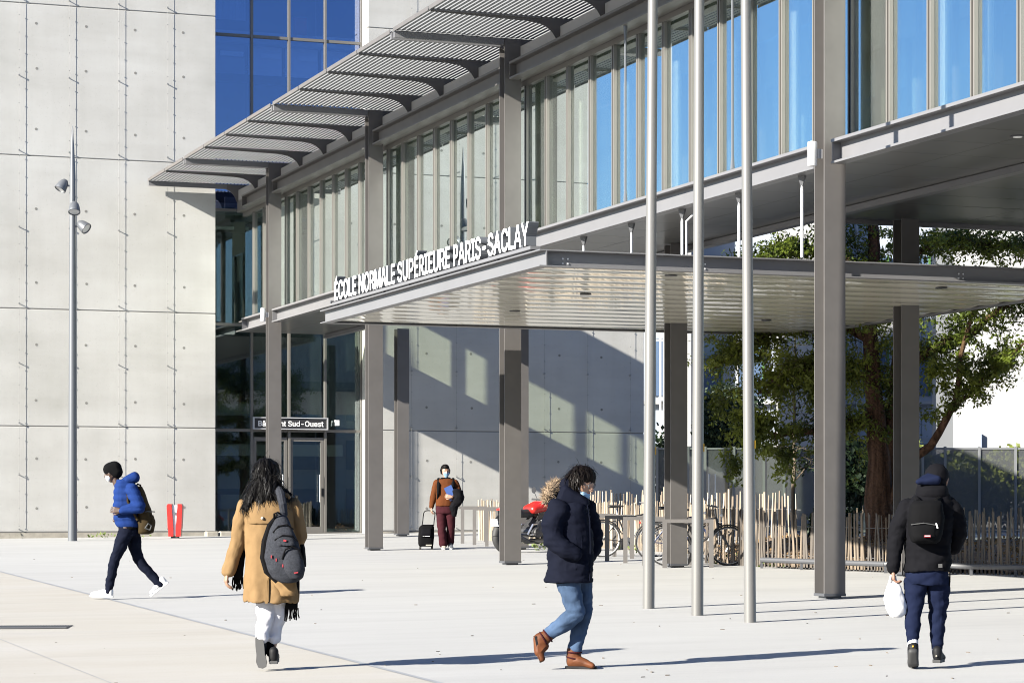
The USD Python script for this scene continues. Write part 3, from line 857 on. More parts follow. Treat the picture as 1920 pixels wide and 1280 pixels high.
# ------------------------------------------------------------------ bicycles
def bicycle(c, ax, colour, label, lean=0.04):
    """c: ground under the rear hub, ax: travelling direction"""
    ax = np.asarray(ax, float)
    side = np.cross(UP, ax)
    up = UP * math.cos(lean) + side * math.sin(lean)
    P = lambda a, h, s=0.0: c + ax * a + up * h + side * s
    R = 0.335
    t = thing('bicycle', label, 'bicycle', c, group=None)
    for a in (0.0, 1.07):
        w = part(t, 'wheel', torus(P(a, R), side, R - 0.03, 0.009, 32, 6), 'silver')
        part(w, 'tyre', torus(P(a, R), side, R - 0.012, 0.017, 32, 8), 'rubber')
        sp = []
        for k in range(20):
            an = k / 20 * 2 * math.pi
            sp.append(tube([P(a, R, 0.02 * (-1) ** k), P(a, R) + (R - 0.035) * (ax * math.cos(an) + up * math.sin(an))], 0.0018, 4, cap=False))
        part(w, 'spoke', sp, 'wire', kind='stuff')
        part(w, 'hub', tube([P(a, R, -0.05), P(a, R, 0.05)], 0.022, 10), 'dark_steel')
        mud = [P(a, R) + (R + 0.025) * (ax * math.cos(an) + up * math.sin(an)) for an in np.linspace(0.5 if a else 0.35, 2.9, 12)]
        part(t, 'mudguard', tube(mud, 0.016, 6), 'black_paint')
    bb, st, hd0, hd1 = P(0.46, 0.29), P(0.28, 0.78), P(0.90, 0.62), P(0.86, 0.82)
    part(t, 'frame', [tube([bb, st], 0.016, 8), tube([bb, hd0], 0.02, 8), tube([P(0.31, 0.70), hd1], 0.017, 8), tube([hd0, hd1], 0.02, 8)]
         + [tube([bb, P(0, R, s)], 0.01, 6) for s in (-0.05, 0.05)] + [tube([P(0.3, 0.7), P(0, R, s)], 0.009, 6) for s in (-0.05, 0.05)], colour)
    part(t, 'fork', [tube([hd0, P(0.97, 0.5, s), P(1.07, R, s)], 0.013, 6) for s in (-0.055, 0.055)], colour)
    part(t, 'seat_post', tube([st, P(0.245, 0.92)], 0.013, 8), 'silver')
    part(t, 'saddle', chain([[(P(0.12, 0.95, -0.06), 0.03), (P(0.38, 0.955), 0.018)], [(P(0.12, 0.95, 0.06), 0.03), (P(0.38, 0.955), 0.018)], [(P(0.12, 0.95, -0.06), 0.03), (P(0.12, 0.95, 0.06), 0.03)]], 0.03, 4, 10), 'rubber', smooth=True)
    part(t, 'handlebar', [tube([hd1, P(0.84, 0.98)], 0.014, 8), tube([P(0.74, 1.03, -0.29), P(0.84, 1.01, -0.18), P(0.88, 1.0, 0), P(0.84, 1.01, 0.18), P(0.74, 1.03, 0.29)], 0.013, 8)], 'dark_steel')
    part(t, 'crank', [tube([P(0.46, 0.29, -0.08), P(0.46, 0.29, 0.08)], 0.016, 8), lathe([(0.085, 0), (0.085, 0.006)], P(0.46, 0.29, -0.06), side, 20), tube([P(0.46, 0.29, -0.08), P(0.52, 0.14, -0.08)], 0.012, 6), tube([P(0.46, 0.29, 0.08), P(0.40, 0.44, 0.08)], 0.012, 6)], 'dark_steel')
    for a, h, s in ((0.52, 0.14, -0.12), (0.40, 0.44, 0.12)):
        part(t, 'pedal', obox(P(a, h, s), ax, side, up, 0.045, 0.035, 0.01), 'rubber')
    part(t, 'rack', [tube([P(0.25, 0.72, s), P(-0.22, 0.72, s), P(-0.24, 0.69, s), P(0.0, R + 0.0, s)], 0.006, 6) for s in (-0.06, 0.06)] + [tube([P(0.02, 0.72, -0.06), P(0.02, 0.72, 0.06)], 0.005, 5)], 'dark_steel')
    part(t, 'headlamp', lathe([(0.01, -0.03), (0.03, 0), (0.03, 0.02)], P(0.95, 0.86), ax, 10), 'silver')
    part(t, 'rear_light', obox(P(-0.25, 0.69), ax, side, up, 0.01, 0.03, 0.02), 'red_paint')
    return t


mat('navy_paint', (0.015, 0.025, 0.08), 0.3)
bicycle(ground_at(1131, 46.0), RGT * 0.99 + FWD * 0.1, 'black_paint', 'black bicycle with rear rack leaning at the hoops, just right of the woman in navy')
bicycle(ground_at(1226, 44.0), RGT * 0.985 + FWD * 0.12, 'navy_paint', 'dark blue bicycle half hidden behind the left flagpole and back column')
bicycle(ground_at(1250, 41.9), RGT * 0.99 + FWD * 0.05, 'black_paint', 'black bicycle with its front wheel between the two right flagpoles')

# ------------------------------------------------------------------ motorcycle
c = ground_at(946, 48.4)
ax = RGT * 0.74 + FWD * 0.67
ax /= np.linalg.norm(ax)
side = np.cross(UP, ax)
up = UP * math.cos(-0.1) + side * math.sin(-0.1)
P = lambda a, h, s=0.0: c + ax * a + up * h + side * s
t = thing('motorcycle', 'red and black naked motorcycle parked behind the middle column', 'motorcycle', c)
mat('engine', (0.05, 0.05, 0.052), 0.4, metal=0.4, noise=(30, 0.5))
mat('chrome', (0.6, 0.6, 0.6), 0.18, metal=0.9)
for a in (0.0, 1.42):
    w = part(t, 'wheel', [torus(P(a, 0.33), side, 0.215, 0.022, 32, 8)] + [tube([P(a, 0.33), P(a, 0.33) + 0.21 * (ax * math.cos(k * 1.2566) + up * math.sin(k * 1.2566))], [0.03, 0.014], 6) for k in range(5)], 'black_paint')
    part(w, 'tyre', torus(P(a, 0.33), side, 0.265, 0.075 if a == 0 else 0.06, 36, 12), 'rubber', smooth=True)
    part(w, 'brake_disc', lathe([(0.13, 0), (0.13, 0.006)], P(a, 0.33, -0.09), side, 24), 'chrome')
part(t, 'tank', hullset([[(P(0.62, 0.86, s * 0.1), 0.09) for s in (-1, 1)] + [(P(0.92, 0.93, s * 0.13), 0.1) for s in (-1, 1)] + [(P(0.72, 0.95), 0.08)], [(P(0.92, 0.93, s * 0.13), 0.1) for s in (-1, 1)] + [(P(1.12, 0.78, s * 0.14), 0.06) for s in (-1, 1)]], 0.04, 6, 14), 'red_paint', smooth=True)
part(t, 'tank_stripe', [tube([P(0.75, 0.98, s * 0.185), P(0.92, 1.0, s * 0.2), P(1.1, 0.9, s * 0.185)], 0.01, 6) for s in (-1, 1)], 'white_paint')
for s in (-1, 1):
    part(t, 'side_panel', prism([(0.64, 0.66), (0.74, 0.82), (0.95, 0.80), (1.0, 0.66)], P(0, 0, s * 0.15) - side * 0.01, ax, up, side, 0.02), 'black_paint')
part(t, 'seat', hullset([[(P(0.62, 0.79), 0.09), (P(0.3, 0.78), 0.085)], [(P(0.3, 0.80), 0.08), (P(-0.05, 0.87), 0.05)]], 0.05, 4, 12), 'rubber', smooth=True)
part(t, 'tail', hullset([[(P(0.15, 0.8, s * 0.07), 0.035) for s in (-1, 1)] + [(P(-0.2, 0.88), 0.03)]], 0.04, 3, 10), 'red_paint', smooth=True)
part(t, 'tail_light', obox(P(-0.23, 0.86), ax, side, up, 0.015, 0.05, 0.02), 'red_paint')
part(t, 'plate_holder', tube([P(-0.15, 0.82), P(-0.3, 0.66)], 0.02, 6), 'black_paint')
part(t, 'number_plate', obox(P(-0.32, 0.6), ax * 0.94 + up * 0.34, side, up * 0.94 - ax * 0.34, 0.006, 0.1, 0.08), 'white_paint')
part(t, 'engine_block', hullset([[(P(0.6, 0.42, s * 0.13), 0.1) for s in (-1, 1)] + [(P(0.95, 0.40, s * 0.13), 0.1) for s in (-1, 1)] + [(P(0.8, 0.62, s * 0.1), 0.1) for s in (-1, 1)]], 0.05, 2, 12), 'engine', smooth=True)
part(t, 'cylinder_fins', [obox(P(0.88, 0.52 + k * 0.025), ax, side, up, 0.13, 0.2, 0.006) for k in range(6)], 'chrome', kind='stuff')
part(t, 'clutch_cover', [lathe([(0.11, 0), (0.1, 0.05), (0.03, 0.06)], P(0.66, 0.40, -0.2), -side, 20), lathe([(0.08, 0), (0.07, 0.05), (0.02, 0.055)], P(0.92, 0.42, -0.2), -side, 20)], 'engine')
part(t, 'frame_tube', [tube([P(1.15, 0.88, 0), P(1.05, 0.6, s * 0.14), P(0.55, 0.56, s * 0.17), P(0.45, 0.36, s * 0.15)], 0.022, 8) for s in (-1, 1)], 'chrome')
part(t, 'swing_arm', [tube([P(0.48, 0.38, s * 0.12), P(0.0, 0.33, s * 0.13)], 0.03, 8) for s in (-1, 1)], 'dark_steel')
part(t, 'exhaust', [tube([P(1.0, 0.5, s * 0.12), P(1.1, 0.3, s * 0.12), P(0.8, 0.2, -0.1), P(0.45, 0.22, -0.17)], 0.026, 8) for s in (-1, 1)] + [tube([P(0.45, 0.22, -0.17), P(0.12, 0.32, -0.22)], [0.05, 0.06], 12)], 'engine')
part(t, 'belly_pan', hullset([[(P(0.55, 0.22, s * 0.1), 0.04) for s in (-1, 1)] + [(P(0.95, 0.24, s * 0.1), 0.05) for s in (-1, 1)]], 0.05, 2, 10), 'stone', smooth=True)
part(t, 'fork', [tube([P(1.14, 1.0, s * 0.11), P(1.42, 0.33, s * 0.1)], 0.027, 10) for s in (-1, 1)], 'chrome')
part(t, 'front_mudguard', tube([P(1.42, 0.33) + 0.36 * (ax * math.cos(an) + up * math.sin(an)) for an in np.linspace(0.5, 2.5, 9)], 0.04, 8), 'red_paint')
part(t, 'headlamp', lathe([(0.02, -0.09), (0.07, -0.06), (0.1, 0.0), (0.1, 0.03), (0.0, 0.05)], P(1.26, 0.93), ax, 20), 'black_paint')
part(t, 'handlebar', tube([P(0.98, 1.07, -0.38), P(1.08, 1.06, -0.22), P(1.12, 1.02, 0), P(1.08, 1.06, 0.22), P(0.98, 1.07, 0.38)], 0.016, 8), 'black_paint')
part(t, 'instrument', obox(P(1.16, 1.06), ax * 0.6 + up * 0.8, side, up * 0.6 - ax * 0.8, 0.04, 0.07, 0.03), 'black_paint')
for s in (-1, 1):
    m_ = part(t, 'mirror', lathe([(0.02, -0.03), (0.06, -0.01), (0.065, 0.0)], P(1.0, 1.25, s * 0.36), -ax, 14), 'black_paint')
    part(m_, 'mirror_stem', tube([P(1.04, 1.07, s * 0.28), P(1.0, 1.24, s * 0.36)], 0.007, 6), 'black_paint')
    part(t, 'turn_signal', lathe([(0.015, -0.03), (0.03, 0.02)], P(1.22, 0.9, s * 0.18), ax, 8), 'yellow_paint')
part(t, 'fender_rear', tube([P(0, 0.33) + 0.37 * (ax * math.cos(an) + up * math.sin(an)) for an in np.linspace(0.9, 2.0, 6)], 0.05, 8), 'black_paint')
part(t, 'kick_stand', tube([P(0.55, 0.25, 0.12), P(0.45, -0.0, 0.27)], 0.014, 6), 'dark_steel')
part(t, 'foot_peg', [tube([P(0.5, 0.36, s * 0.16), P(0.5, 0.36, s * 0.27)], 0.013, 6) for s in (-1, 1)], 'chrome')

# ------------------------------------------------------------------ chestnut paling fences
srng = np.random.default_rng(21)


def paling(t, p0, p1, h, spacing, shade, lean=0.03, wid=0.034, jitter=0.035, wires=True):
    p0, p1 = np.array(p0), np.array(p1)
    L = np.linalg.norm((p1 - p0)[:2])
    u = (p1 - p0) / L
    nrm = np.array([-u[1], u[0], 0])
    k, s = 0, 0.0
    while s < L:
        b = p0 + u * s
        b[2] = zg(b[0], b[1]) - 0.03
        hh = h * (1 + srng.normal(0, jitter))
        top = b + UP * hh + u * srng.normal(0, lean) + nrm * srng.normal(0, lean * 0.7)
        ww = wid * srng.uniform(0.75, 1.25)
        mid = (b + top) / 2 + u * srng.normal(0, 0.008)
        tw = srng.uniform(-0.5, 0.5)
        a, c = u * math.cos(tw) + nrm * math.sin(tw), nrm * math.cos(tw) - u * math.sin(tw)
        rings = []
        for q, f in ((b, 1), (mid, srng.uniform(0.85, 1.1)), (top, srng.uniform(0.55, 0.95))):
            rings += [q + (a * x * ww + c * y * ww * 0.5) * f / 1.0 * 0.5 for x, y in ((-1, -1), (1, -1), (1, 1), (-1, 1))]
        v = np.array(rings)
        f = []
        for r in range(2):
            for j in range(4):
                x, y = r * 4 + j, r * 4 + (j + 1) % 4
                f += [[x, y, y + 4], [x, y + 4, x + 4]]
        f += [[0, 2, 1], [0, 3, 2], [8, 9, 10], [8, 10, 11]]
        part(t, 'stake', (v, np.array(f)), shade[srng.integers(len(shade))])
        s += spacing * srng.uniform(0.8, 1.2)
    if wires:
        for f in (0.22, 0.72):
            q = [p0 + u * x for x in np.linspace(0, L, 12)]
            part(t, 'fence_wire', tube([np.array([a[0], a[1], zg(a[0], a[1]) + h * f]) + nrm * 0.02 for a in q], 0.004, 5), 'wire')


def fence_pts(pts):
    return [ground_at(x, d) for x, d in pts]


t = thing('paling_fence', 'sunlit cream chestnut paling fence behind the bicycle hoops', 'fence', ground_at(1100, 47.6))
a, b, c_ = fence_pts([(898, 57.0), (1110, 51.5), (1345, 46.6)])
paling(t, a, b, 0.95, 0.052, ('wood_stake', 'wood_stake_pale', 'wood_stake_pale'))
paling(t, b, c_, 0.98, 0.050, ('wood_stake', 'wood_stake_pale', 'wood_stake_pale'))
t = thing('paling_fence', 'taller paling fence of spaced pale stakes just behind the cream one', 'fence', ground_at(1150, 49.5))
a, b = fence_pts([(1095, 53.0), (1500, 47.2)])
paling(t, a, b, 1.18, 0.105, ('wood_stake_pale', 'wood_stake_pale', 'wood_stake'), 0.02, 0.036)
t = thing('paling_fence', 'grey-brown chestnut paling fence with gaps along the planted bed on the right', 'fence', ground_at(1600, 38.6))
a, b, c_, e_ = fence_pts([(1322, 43.0), (1428, 41.2), (1660, 39.2), (1990, 37.3)])
paling(t, a, b, 1.0, 0.060, ('wood_stake', 'wood_stake_grey'), 0.06)
paling(t, b, c_, 0.96, 0.070, ('wood_stake', 'wood_stake_grey', 'wood_stake_grey'), 0.04)
paling(t, c_, e_, 0.96, 0.072, ('wood_stake_grey', 'wood_stake_grey', 'wood_stake'), 0.03)
t = thing('paling_fence', 'far pale-topped paling fence in front of the mesh panels at far right', 'fence', ground_at(1850, 45.5))
a, b = fence_pts([(1570, 47.5), (1960, 45.0)])
paling(t, a, b, 0.9, 0.10, ('wood_stake_pale', 'wood_stake'), 0.02)
t = thing('low_rail', 'dark grey steel rail running low along the paling fence on the right', 'rail', ground_at(1600, 38))
rp = [ground_at(x, d) + UP * 0.14 for x, d in ((1428, 40.7), (1660, 38.7), (1990, 36.8))]
part(t, 'rail', [tube([rp[0], rp[1]], 0.045, 10), tube([rp[1], rp[2]], 0.045, 10)], 'dark_steel')
for k in range(7):
    q = rp[0] + (rp[1] - rp[0]) * k / 3 if k < 4 else rp[1] + (rp[2] - rp[1]) * (k - 3) / 4
    part(t, 'rail_post', obox(q - UP * 0.08, RGT, FWD, UP, 0.02, 0.02, 0.07), 'dark_steel')

# planted bed: mulch, litter and ground cover
bed = [ground_at(x, d)[:2] for x, d in ((1335, 43.2), (1430, 41.4), (1665, 39.4), (2000, 37.4), (2050, 46), (1560, 50), (1330, 49))]
gxy = np.array(bed)
pts = []
poly = sg.Polygon(bed)
mn, mx = gxy.min(0), gxy.max(0)
GXX, GYY = np.meshgrid(np.linspace(mn[0], mx[0], 60), np.linspace(mn[1], mx[1], 60), indexing='ij')
dist = np.array([poly.exterior.distance(sg.Point(x, y)) if poly.contains(sg.Point(x, y)) else -1 for x, y in zip(GXX.ravel(), GYY.ravel())])
Z = zg(GXX, GYY).ravel() + np.clip(dist, 0, 1.2) * 0.22 * (0.5 + meshkit.fbm(np.stack([GXX.ravel() * 1.2, GYY.ravel() * 1.2, np.zeros(GXX.size)], -1), 3, 4)) + 0.02
Vb = np.stack([GXX.ravel(), GYY.ravel(), Z], -1)
fb_ = []
for i in range(59):
    for j in range(59):
        q = [i * 60 + j, (i + 1) * 60 + j, (i + 1) * 60 + j + 1, i * 60 + j + 1]
        if all(dist[k] >= 0 for k in q):
            fb_ += [[q[0], q[1], q[2]], [q[0], q[2], q[3]]]
solo('soil', (Vb, np.array(fb_)), 'mulch', 'brown mulch bed under the trees', 'planting bed', kind='structure', smooth=True)


def unit_(v):
    return np.asarray(v, float) / np.linalg.norm(v)


def leaf_cloud(pts, size, r, elong=1.0, droop=0.3):
    """small two-triangle leaves at the points"""
    n = len(pts)
    d = r.normal(size=(n, 3))
    d[:, 2] -= droop
    d /= np.linalg.norm(d, axis=1, keepdims=True)
    e = r.normal(size=(n, 3))
    e -= d * np.sum(e * d, 1, keepdims=True)
    e /= np.linalg.norm(e, axis=1, keepdims=True)
    s = size * r.uniform(0.6, 1.4, (n, 1))
    v = np.stack([pts, pts + d * s * elong * 0.5 + e * s * 0.5, pts + d * s * elong, pts + d * s * elong * 0.5 - e * s * 0.5], 1).reshape(-1, 3)
    k = np.arange(n)[:, None] * 4
    return v, np.vstack([k + [0, 1, 2], k + [0, 2, 3]])


vr = np.random.default_rng(5)
kk = [i for i in range(len(dist)) if dist[i] > 0.1]
lp = Vb[vr.choice(kk, 5000)] + vr.normal(0, 0.06, (5000, 3)) * [1, 1, 0.15] + [0, 0, 0.02]
mat('dry_leaf', (0.2, 0.125, 0.055), 0.8, noise=(9, 0.5))
solo('leaf_litter', leaf_cloud(lp, 0.05, vr, 1.2, 0.0), 'dry_leaf', 'dry brown leaves strewn over the mulch behind the paling fence', 'leaf litter', kind='stuff')
wp = []
for x, n in ((3, 22), (14, 16), (30, 6), (175, 8), (190, 7), (205, 10), (272, 9)):
    b0 = ground_at(x, 59.9)
    wp.append(b0 + vr.normal(0, 1, (n, 3)) * [0.12, 0.05, 0.0] + np.stack([np.zeros(n), np.zeros(n), vr.uniform(0, 0.07, n)], 1))
for x, d, n in ((1355, 42.7, 30), (1185, 46.9, 20), (1015, 49.8, 25), (1070, 48.9, 25), (1440, 41.2, 20)):
    b0 = ground_at(x, d)
    wp.append(b0 + vr.normal(0, 1, (n, 3)) * [0.12, 0.08, 0.0] + np.stack([np.zeros(n), np.zeros(n), vr.uniform(0, 0.16, n)], 1))
solo('weeds', leaf_cloud(np.vstack(wp), 0.05, vr, 1.6, -0.8), 'weed', 'small green weeds at the foot of the wall and hoops', 'weeds', kind='stuff')

# ------------------------------------------------------------------ trees
def limb(pix, r0, r1, seed=0, wig=0.04, n=10):
    """a bough through measured pixels (x, y, distance)"""
    P0 = np.array([at(*q) for q in pix])
    s = np.linspace(0, len(P0) - 1, n)
    pts = np.stack([np.interp(s, np.arange(len(P0)), P0[:, i]) for i in range(3)], 1)
    q = np.random.default_rng(seed)
    pts[1:-1] += q.normal(0, wig, (n - 2, 3))
    return pts, np.linspace(r0, r1, n)


def twigs(pts, count, length, q, up=0.1):
    out = []
    for _ in range(count):
        i = q.integers(len(pts) - 1)
        b = pts[i] + (pts[i + 1] - pts[i]) * q.random()
        d = q.normal(size=3)
        d[2] = d[2] * 0.5 + up
        d /= np.linalg.norm(d)
        L = length * q.uniform(0.4, 1.2)
        m = b + d * L * 0.5 + q.normal(0, 0.05, 3)
        e = b + d * L + np.array([0, 0, -0.25 * L * q.random()])
        out.append(np.array([b, m, e]))
    return out


def spray(tw, q, per=26, spread=0.10):
    """feathery leaf points along twigs"""
    ps = []
    for t_ in tw:
        s = q.random(per)[:, None]
        p_ = np.where(s < 0.5, t_[0] + (t_[1] - t_[0]) * s * 2, t_[1] + (t_[2] - t_[1]) * (s - 0.5) * 2)
        ps.append(p_ + q.normal(0, spread, (per, 3)) * [1, 1, 0.6])
    return np.vstack(ps)


q = np.random.default_rng(11)
DT = 43.0
base = ground_at(1655, DT)
t = thing('conifer_tree', 'large reddish-barked tree with feathery green boughs beyond the right columns', 'tree', base)
main = [limb([(1655, 1035, DT), (1652, 930, DT), (1648, 850, DT), (1640, 760, DT), (1636, 640, DT), (1632, 480, DT), (1628, 300, DT)], 0.30, 0.10, 1, 0.03, 14),
        limb([(1672, 1030, DT), (1674, 930, DT + .1), (1668, 850, DT), (1672, 740, DT + .3), (1690, 600, DT + .6), (1700, 430, DT + 1)], 0.16, 0.05, 2, 0.03, 12),
        limb([(1660, 960, DT), (1690, 880, DT - .2), (1750, 825, DT - .6), (1788, 765, DT - .9), (1800, 680, DT - 1), (1830, 560, DT - 1.2)], 0.10, 0.03, 3, 0.02, 12),
        limb([(1788, 770, DT - .9), (1830, 725, DT - 1.2), (1880, 680, DT - 1.4), (1925, 640, DT - 1.6)], 0.045, 0.015, 4, 0.02),
        limb([(1690, 690, DT + .3), (1760, 650, DT), (1840, 610, DT - .4), (1920, 545, DT - .8), (1990, 480, DT - 1)], 0.09, 0.03, 5, 0.03),
        limb([(1638, 770, DT), (1590, 800, DT - .3), (1540, 806, DT - .6), (1470, 815, DT - .8), (1400, 800, DT - 1)], 0.10, 0.02, 6, 0.03),
        limb([(1636, 640, DT), (1570, 600, DT), (1490, 600, DT + .4), (1400, 640, DT + .6), (1340, 690, DT + .6)], 0.09, 0.02, 7, 0.05),
        limb([(1633, 520, DT), (1560, 470, DT), (1480, 470, DT + .3), (1400, 500, DT + .5)], 0.08, 0.02, 8, 0.05),
        limb([(1640, 700, DT), (1560, 690, DT - .6), (1490, 700, DT - 1), (1420, 740, DT - 1.2)], 0.07, 0.015, 9, 0.05),
        limb([(1700, 480, DT + 1), (1770, 450, DT), (1850, 450, DT - .4), (1930, 470, DT - .6)], 0.07, 0.02, 10, 0.05),
        limb([(1640, 620, DT), (1600, 580, DT - 1), (1560, 560, DT - 1.5)], 0.06, 0.02, 12, 0.04)]
main[0] = (main[0][0], np.interp(np.linspace(0, 1, 14), [0, .12, .3, .5, .75, 1], [.32, .27, .2, .155, .12, .08]))
part(t, 'trunk', tube(*main[0], 14), 'bark', smooth=60)
part(t, 'trunk', tube(*main[1], 12), 'bark', smooth=60)
for m_ in main[2:]:
    part(t, 'branch', tube(*m_, 9), 'bark', smooth=60)
tw = []
for m_, cnt, ln in zip(main, (55, 55, 20, 34, 70, 42, 110, 80, 95, 70, 40), (1.0, 1.0, 0.45, 0.5, 0.8, 0.55, 0.9, 0.9, 0.8, 0.8, 0.9)):
    pp = m_[0]
    start = {0: 5, 1: 5, 2: 6}.get([id(x) for x in main].index(id(m_)), 1)
    tw += twigs(pp[start:], cnt, ln, q)
part(t, 'twig', [tube(x, [0.008, 0.005, 0.002], 4, cap=False) for x in tw], 'twig', kind='stuff')
part(t, 'foliage', leaf_cloud(spray(tw, q, 85, 0.07), 0.034, q, 2.3, 0.6), 'leaf_green', kind='stuff')
hang = []
for px, py, d in ((1385, 770, 41.5), (1405, 800, 41.5), (1425, 830, 41.5), (1350, 755, 42), (1470, 845, 41.8), (1440, 780, 41.6), (1380, 860, 42), (1520, 730, 41.8), (1760, 690, 42), (1820, 700, 42), (1870, 665, 42)):
    c0 = at(px, py, d)
    hang += [np.array([c0 + q.normal(0, .12, 3), c0 + q.normal(0, .15, 3), c0 + q.normal(0, .15, 3) - UP * 0.25]) for _ in range(7)]
part(t, 'foliage', leaf_cloud(spray(hang, q, 60, 0.05), 0.04, q, 2.2, 0.8), 'leaf_green', kind='stuff')

base = ground_at(1487, 46)
t = thing('young_tree', 'thin young tree with nearly bare dark twigs left of the nearest column', 'tree', base)
tr = [limb([(1487, 1030, 46), (1489, 900, 46), (1491, 800, 46), (1492, 700, 46), (1490, 600, 46)], 0.045, 0.012, 31, 0.015),
      limb([(1490, 870, 46), (1465, 840, 46), (1430, 815, 45.8), (1400, 800, 45.6)], 0.016, 0.005, 32, 0.02),
      limb([(1490, 900, 46), (1520, 870, 46.2), (1550, 845, 46.4)], 0.016, 0.005, 33, 0.02),
      limb([(1491, 830, 46), (1520, 790, 46), (1550, 740, 46)], 0.014, 0.005, 34, 0.02),
      limb([(1491, 780, 46), (1460, 740, 46), (1440, 700, 46)], 0.014, 0.005, 35, 0.02)]
part(t, 'trunk', tube(*tr[0], 8), 'twig', smooth=60)
for m_ in tr[1:]:
    part(t, 'branch', tube(*m_, 6), 'twig')
tw = []
for m_ in tr:
    tw += twigs(m_[0][2:], 26, 0.5, q, 0.5)
part(t, 'twig', [tube(x, [0.006, 0.004, 0.002], 4, cap=False) for x in tw], 'twig', kind='stuff')
part(t, 'foliage', leaf_cloud(spray(tw, q, 7, 0.04), 0.05, q, 1.5), 'leaf_dark', kind='stuff')


def bush(label, px, d, w, h, n, m, name='shrub', z0=0.0):
    b0 = ground_at(px, d)
    t = thing(name, label, 'shrub', b0)
    pp = q.normal(size=(n, 3))
    pp /= np.linalg.norm(pp, axis=1, keepdims=True)
    pp *= (q.random((n, 1)) ** 0.4)
    lump = 0.7 + 0.6 * meshkit.fbm(pp * 2.2 + px, 3, 3)[:, None]
    pp = pp * lump * [w / 2, w / 2, h / 2] + b0 + UP * (z0 + h / 2)
    part(t, 'foliage', leaf_cloud(pp, 0.09, q, 1.5), m, kind='stuff')
    part(t, 'stem', [tube([b0 - UP * 0.05, b0 + q.normal(0, .1, 3) + UP * (z0 + h * 0.3), b0 + q.normal(0, .25, 3) * [w, w, 0.2] + UP * (z0 + h * 0.6)], [0.03, 0.02, 0.008], 6) for _ in range(5)], 'twig', kind='stuff')


bush('dark evergreen bush above the mesh gate between the two right flagpoles', 1365, 66, 1.9, 2.4, 5200, 'leaf_dark', z0=1.6)
bush('dark bush behind the mesh fence left of the thick trunk', 1600, 56, 1.4, 1.8, 3000, 'leaf_dark', z0=0.6)
bush('low dark leafy bush in the bed between the column and the trunk', 1560, 47, 0.9, 0.9, 1800, 'leaf_dark', z0=0.1)
bush('bare-twigged blue-grey bush seen between left flagpole and back column', 1241, 63, 0.6, 2.2, 700, 'leaf_dark', z0=0.6)

bush('pale leafy shrub behind the mesh fence left of the man in black', 1705, 62.5, 1.8, 2.2, 2600, 'leaf_green', z0=0.1)
bush('leafy shrub behind the mesh fence under the white hall', 1815, 62.5, 1.9, 2.0, 2600, 'leaf_green', z0=0.1)
bush('sparse shrub behind the mesh fence at the right edge', 1890, 62.8, 1.6, 2.1, 2200, 'leaf_green', z0=0.1)

# ------------------------------------------------------------------ mesh fence and gates
FD = 60.0
tmf = thing('mesh_fence', 'tall grey perforated metal fence with gates beyond the planted bed', 'fence', ground_at(1400, FD))
xs = [1232, 1290, 1322, 1376, 1396, 1432, 1470, 1560, 1640, 1730, 1772, 1836, 1904, 1975, 2050]
for a, b in zip(xs[:-1], xs[1:]):
    p0, p1 = ground_at(a, FD + 0.3), ground_at(b, FD + 0.3)
    u = (p1 - p0) / np.linalg.norm(p1 - p0)
    nn = np.array([-u[1], u[0], 0])
    L = np.linalg.norm((p1 - p0)[:2])
    zt = 3.22
    zb = min(p0[2], p1[2]) + 0.05
    part(tmf, 'mesh_sheet', obox((p0 + p1) / 2 * [1, 1, 0] + UP * (zb + zt) / 2, u, nn, UP, L / 2 - 0.03, 0.004, (zt - zb) / 2), 'mesh_panel')
    part(tmf, 'fence_post', obox(p0 * [1, 1, 0] + UP * (zb + zt) / 2 + u * 0.0, u, nn, UP, 0.03, 0.04, (zt - zb) / 2 + 0.03), 'mesh_steel')
    for z in (zb + 0.03, zt - 0.02):
        part(tmf, 'fence_rail', obox((p0 + p1) / 2 * [1, 1, 0] + UP * z, u, nn, UP, L / 2 - 0.031, 0.025, 0.022), 'mesh_steel')
for px in (1329, 1341):
    p0 = ground_at(px, FD - 0.05)
    part(tmf, 'gate_handle', tube([p0 + UP * 0.9, p0 + UP * 1.5], 0.014, 6), 'silver')

# ------------------------------------------------------------------ buildings beyond
def slab(t, name, px0, px1, d, z0, z1, th, m, back=0.0):
    p0, p1 = at(px0, HY, d), at(px1, HY, d)
    c_ = (p0 + p1) / 2 * [1, 1, 0] + FWD * (th / 2 + back) + UP * (z0 + z1) / 2
    return part(t, name, obox(c_, RGT, FWD, UP, np.linalg.norm(p1 - p0) / 2, th / 2, (z1 - z0) / 2), m)


D2 = 84.0
t = thing('distant_building', 'pale blue-white panelled building with balconies far behind the tree', 'building', ground_at(1500, D2))
Z = lambda py, d=D2: EYE - (py - HY) / F_PX * d
slab(t, 'wall', 1205, 1830, D2, 0.5, Z(300), 9, 'pale_clad')
slab(t, 'plinth', 1205, 1830, D2 - 0.06, 0.9, Z(832), 0.055, 'mesh_steel')
for y0, y1 in ((480, 560), (640, 742)):
    x = 1228
    while x < 1800:
        w = slab(t, 'window', x, x + 46, D2 - 0.05, Z(y1), Z(y0), 0.045, 'blue_glass')
        slab(t, 'window_frame', x - 2, x, D2 - 0.08, Z(y1), Z(y0), 0.075, 'white_clad')
        slab(t, 'reveal', x + 46, x + 49, D2 - 0.2, Z(y1), Z(y0), 0.195, 'green_paint')
        x += 78
for y in (566, 752, 836):
    slab(t, 'ledge', 1205, 1830, D2 - 0.3, Z(y + 6), Z(y), 0.29, 'white_clad')
x = 1222
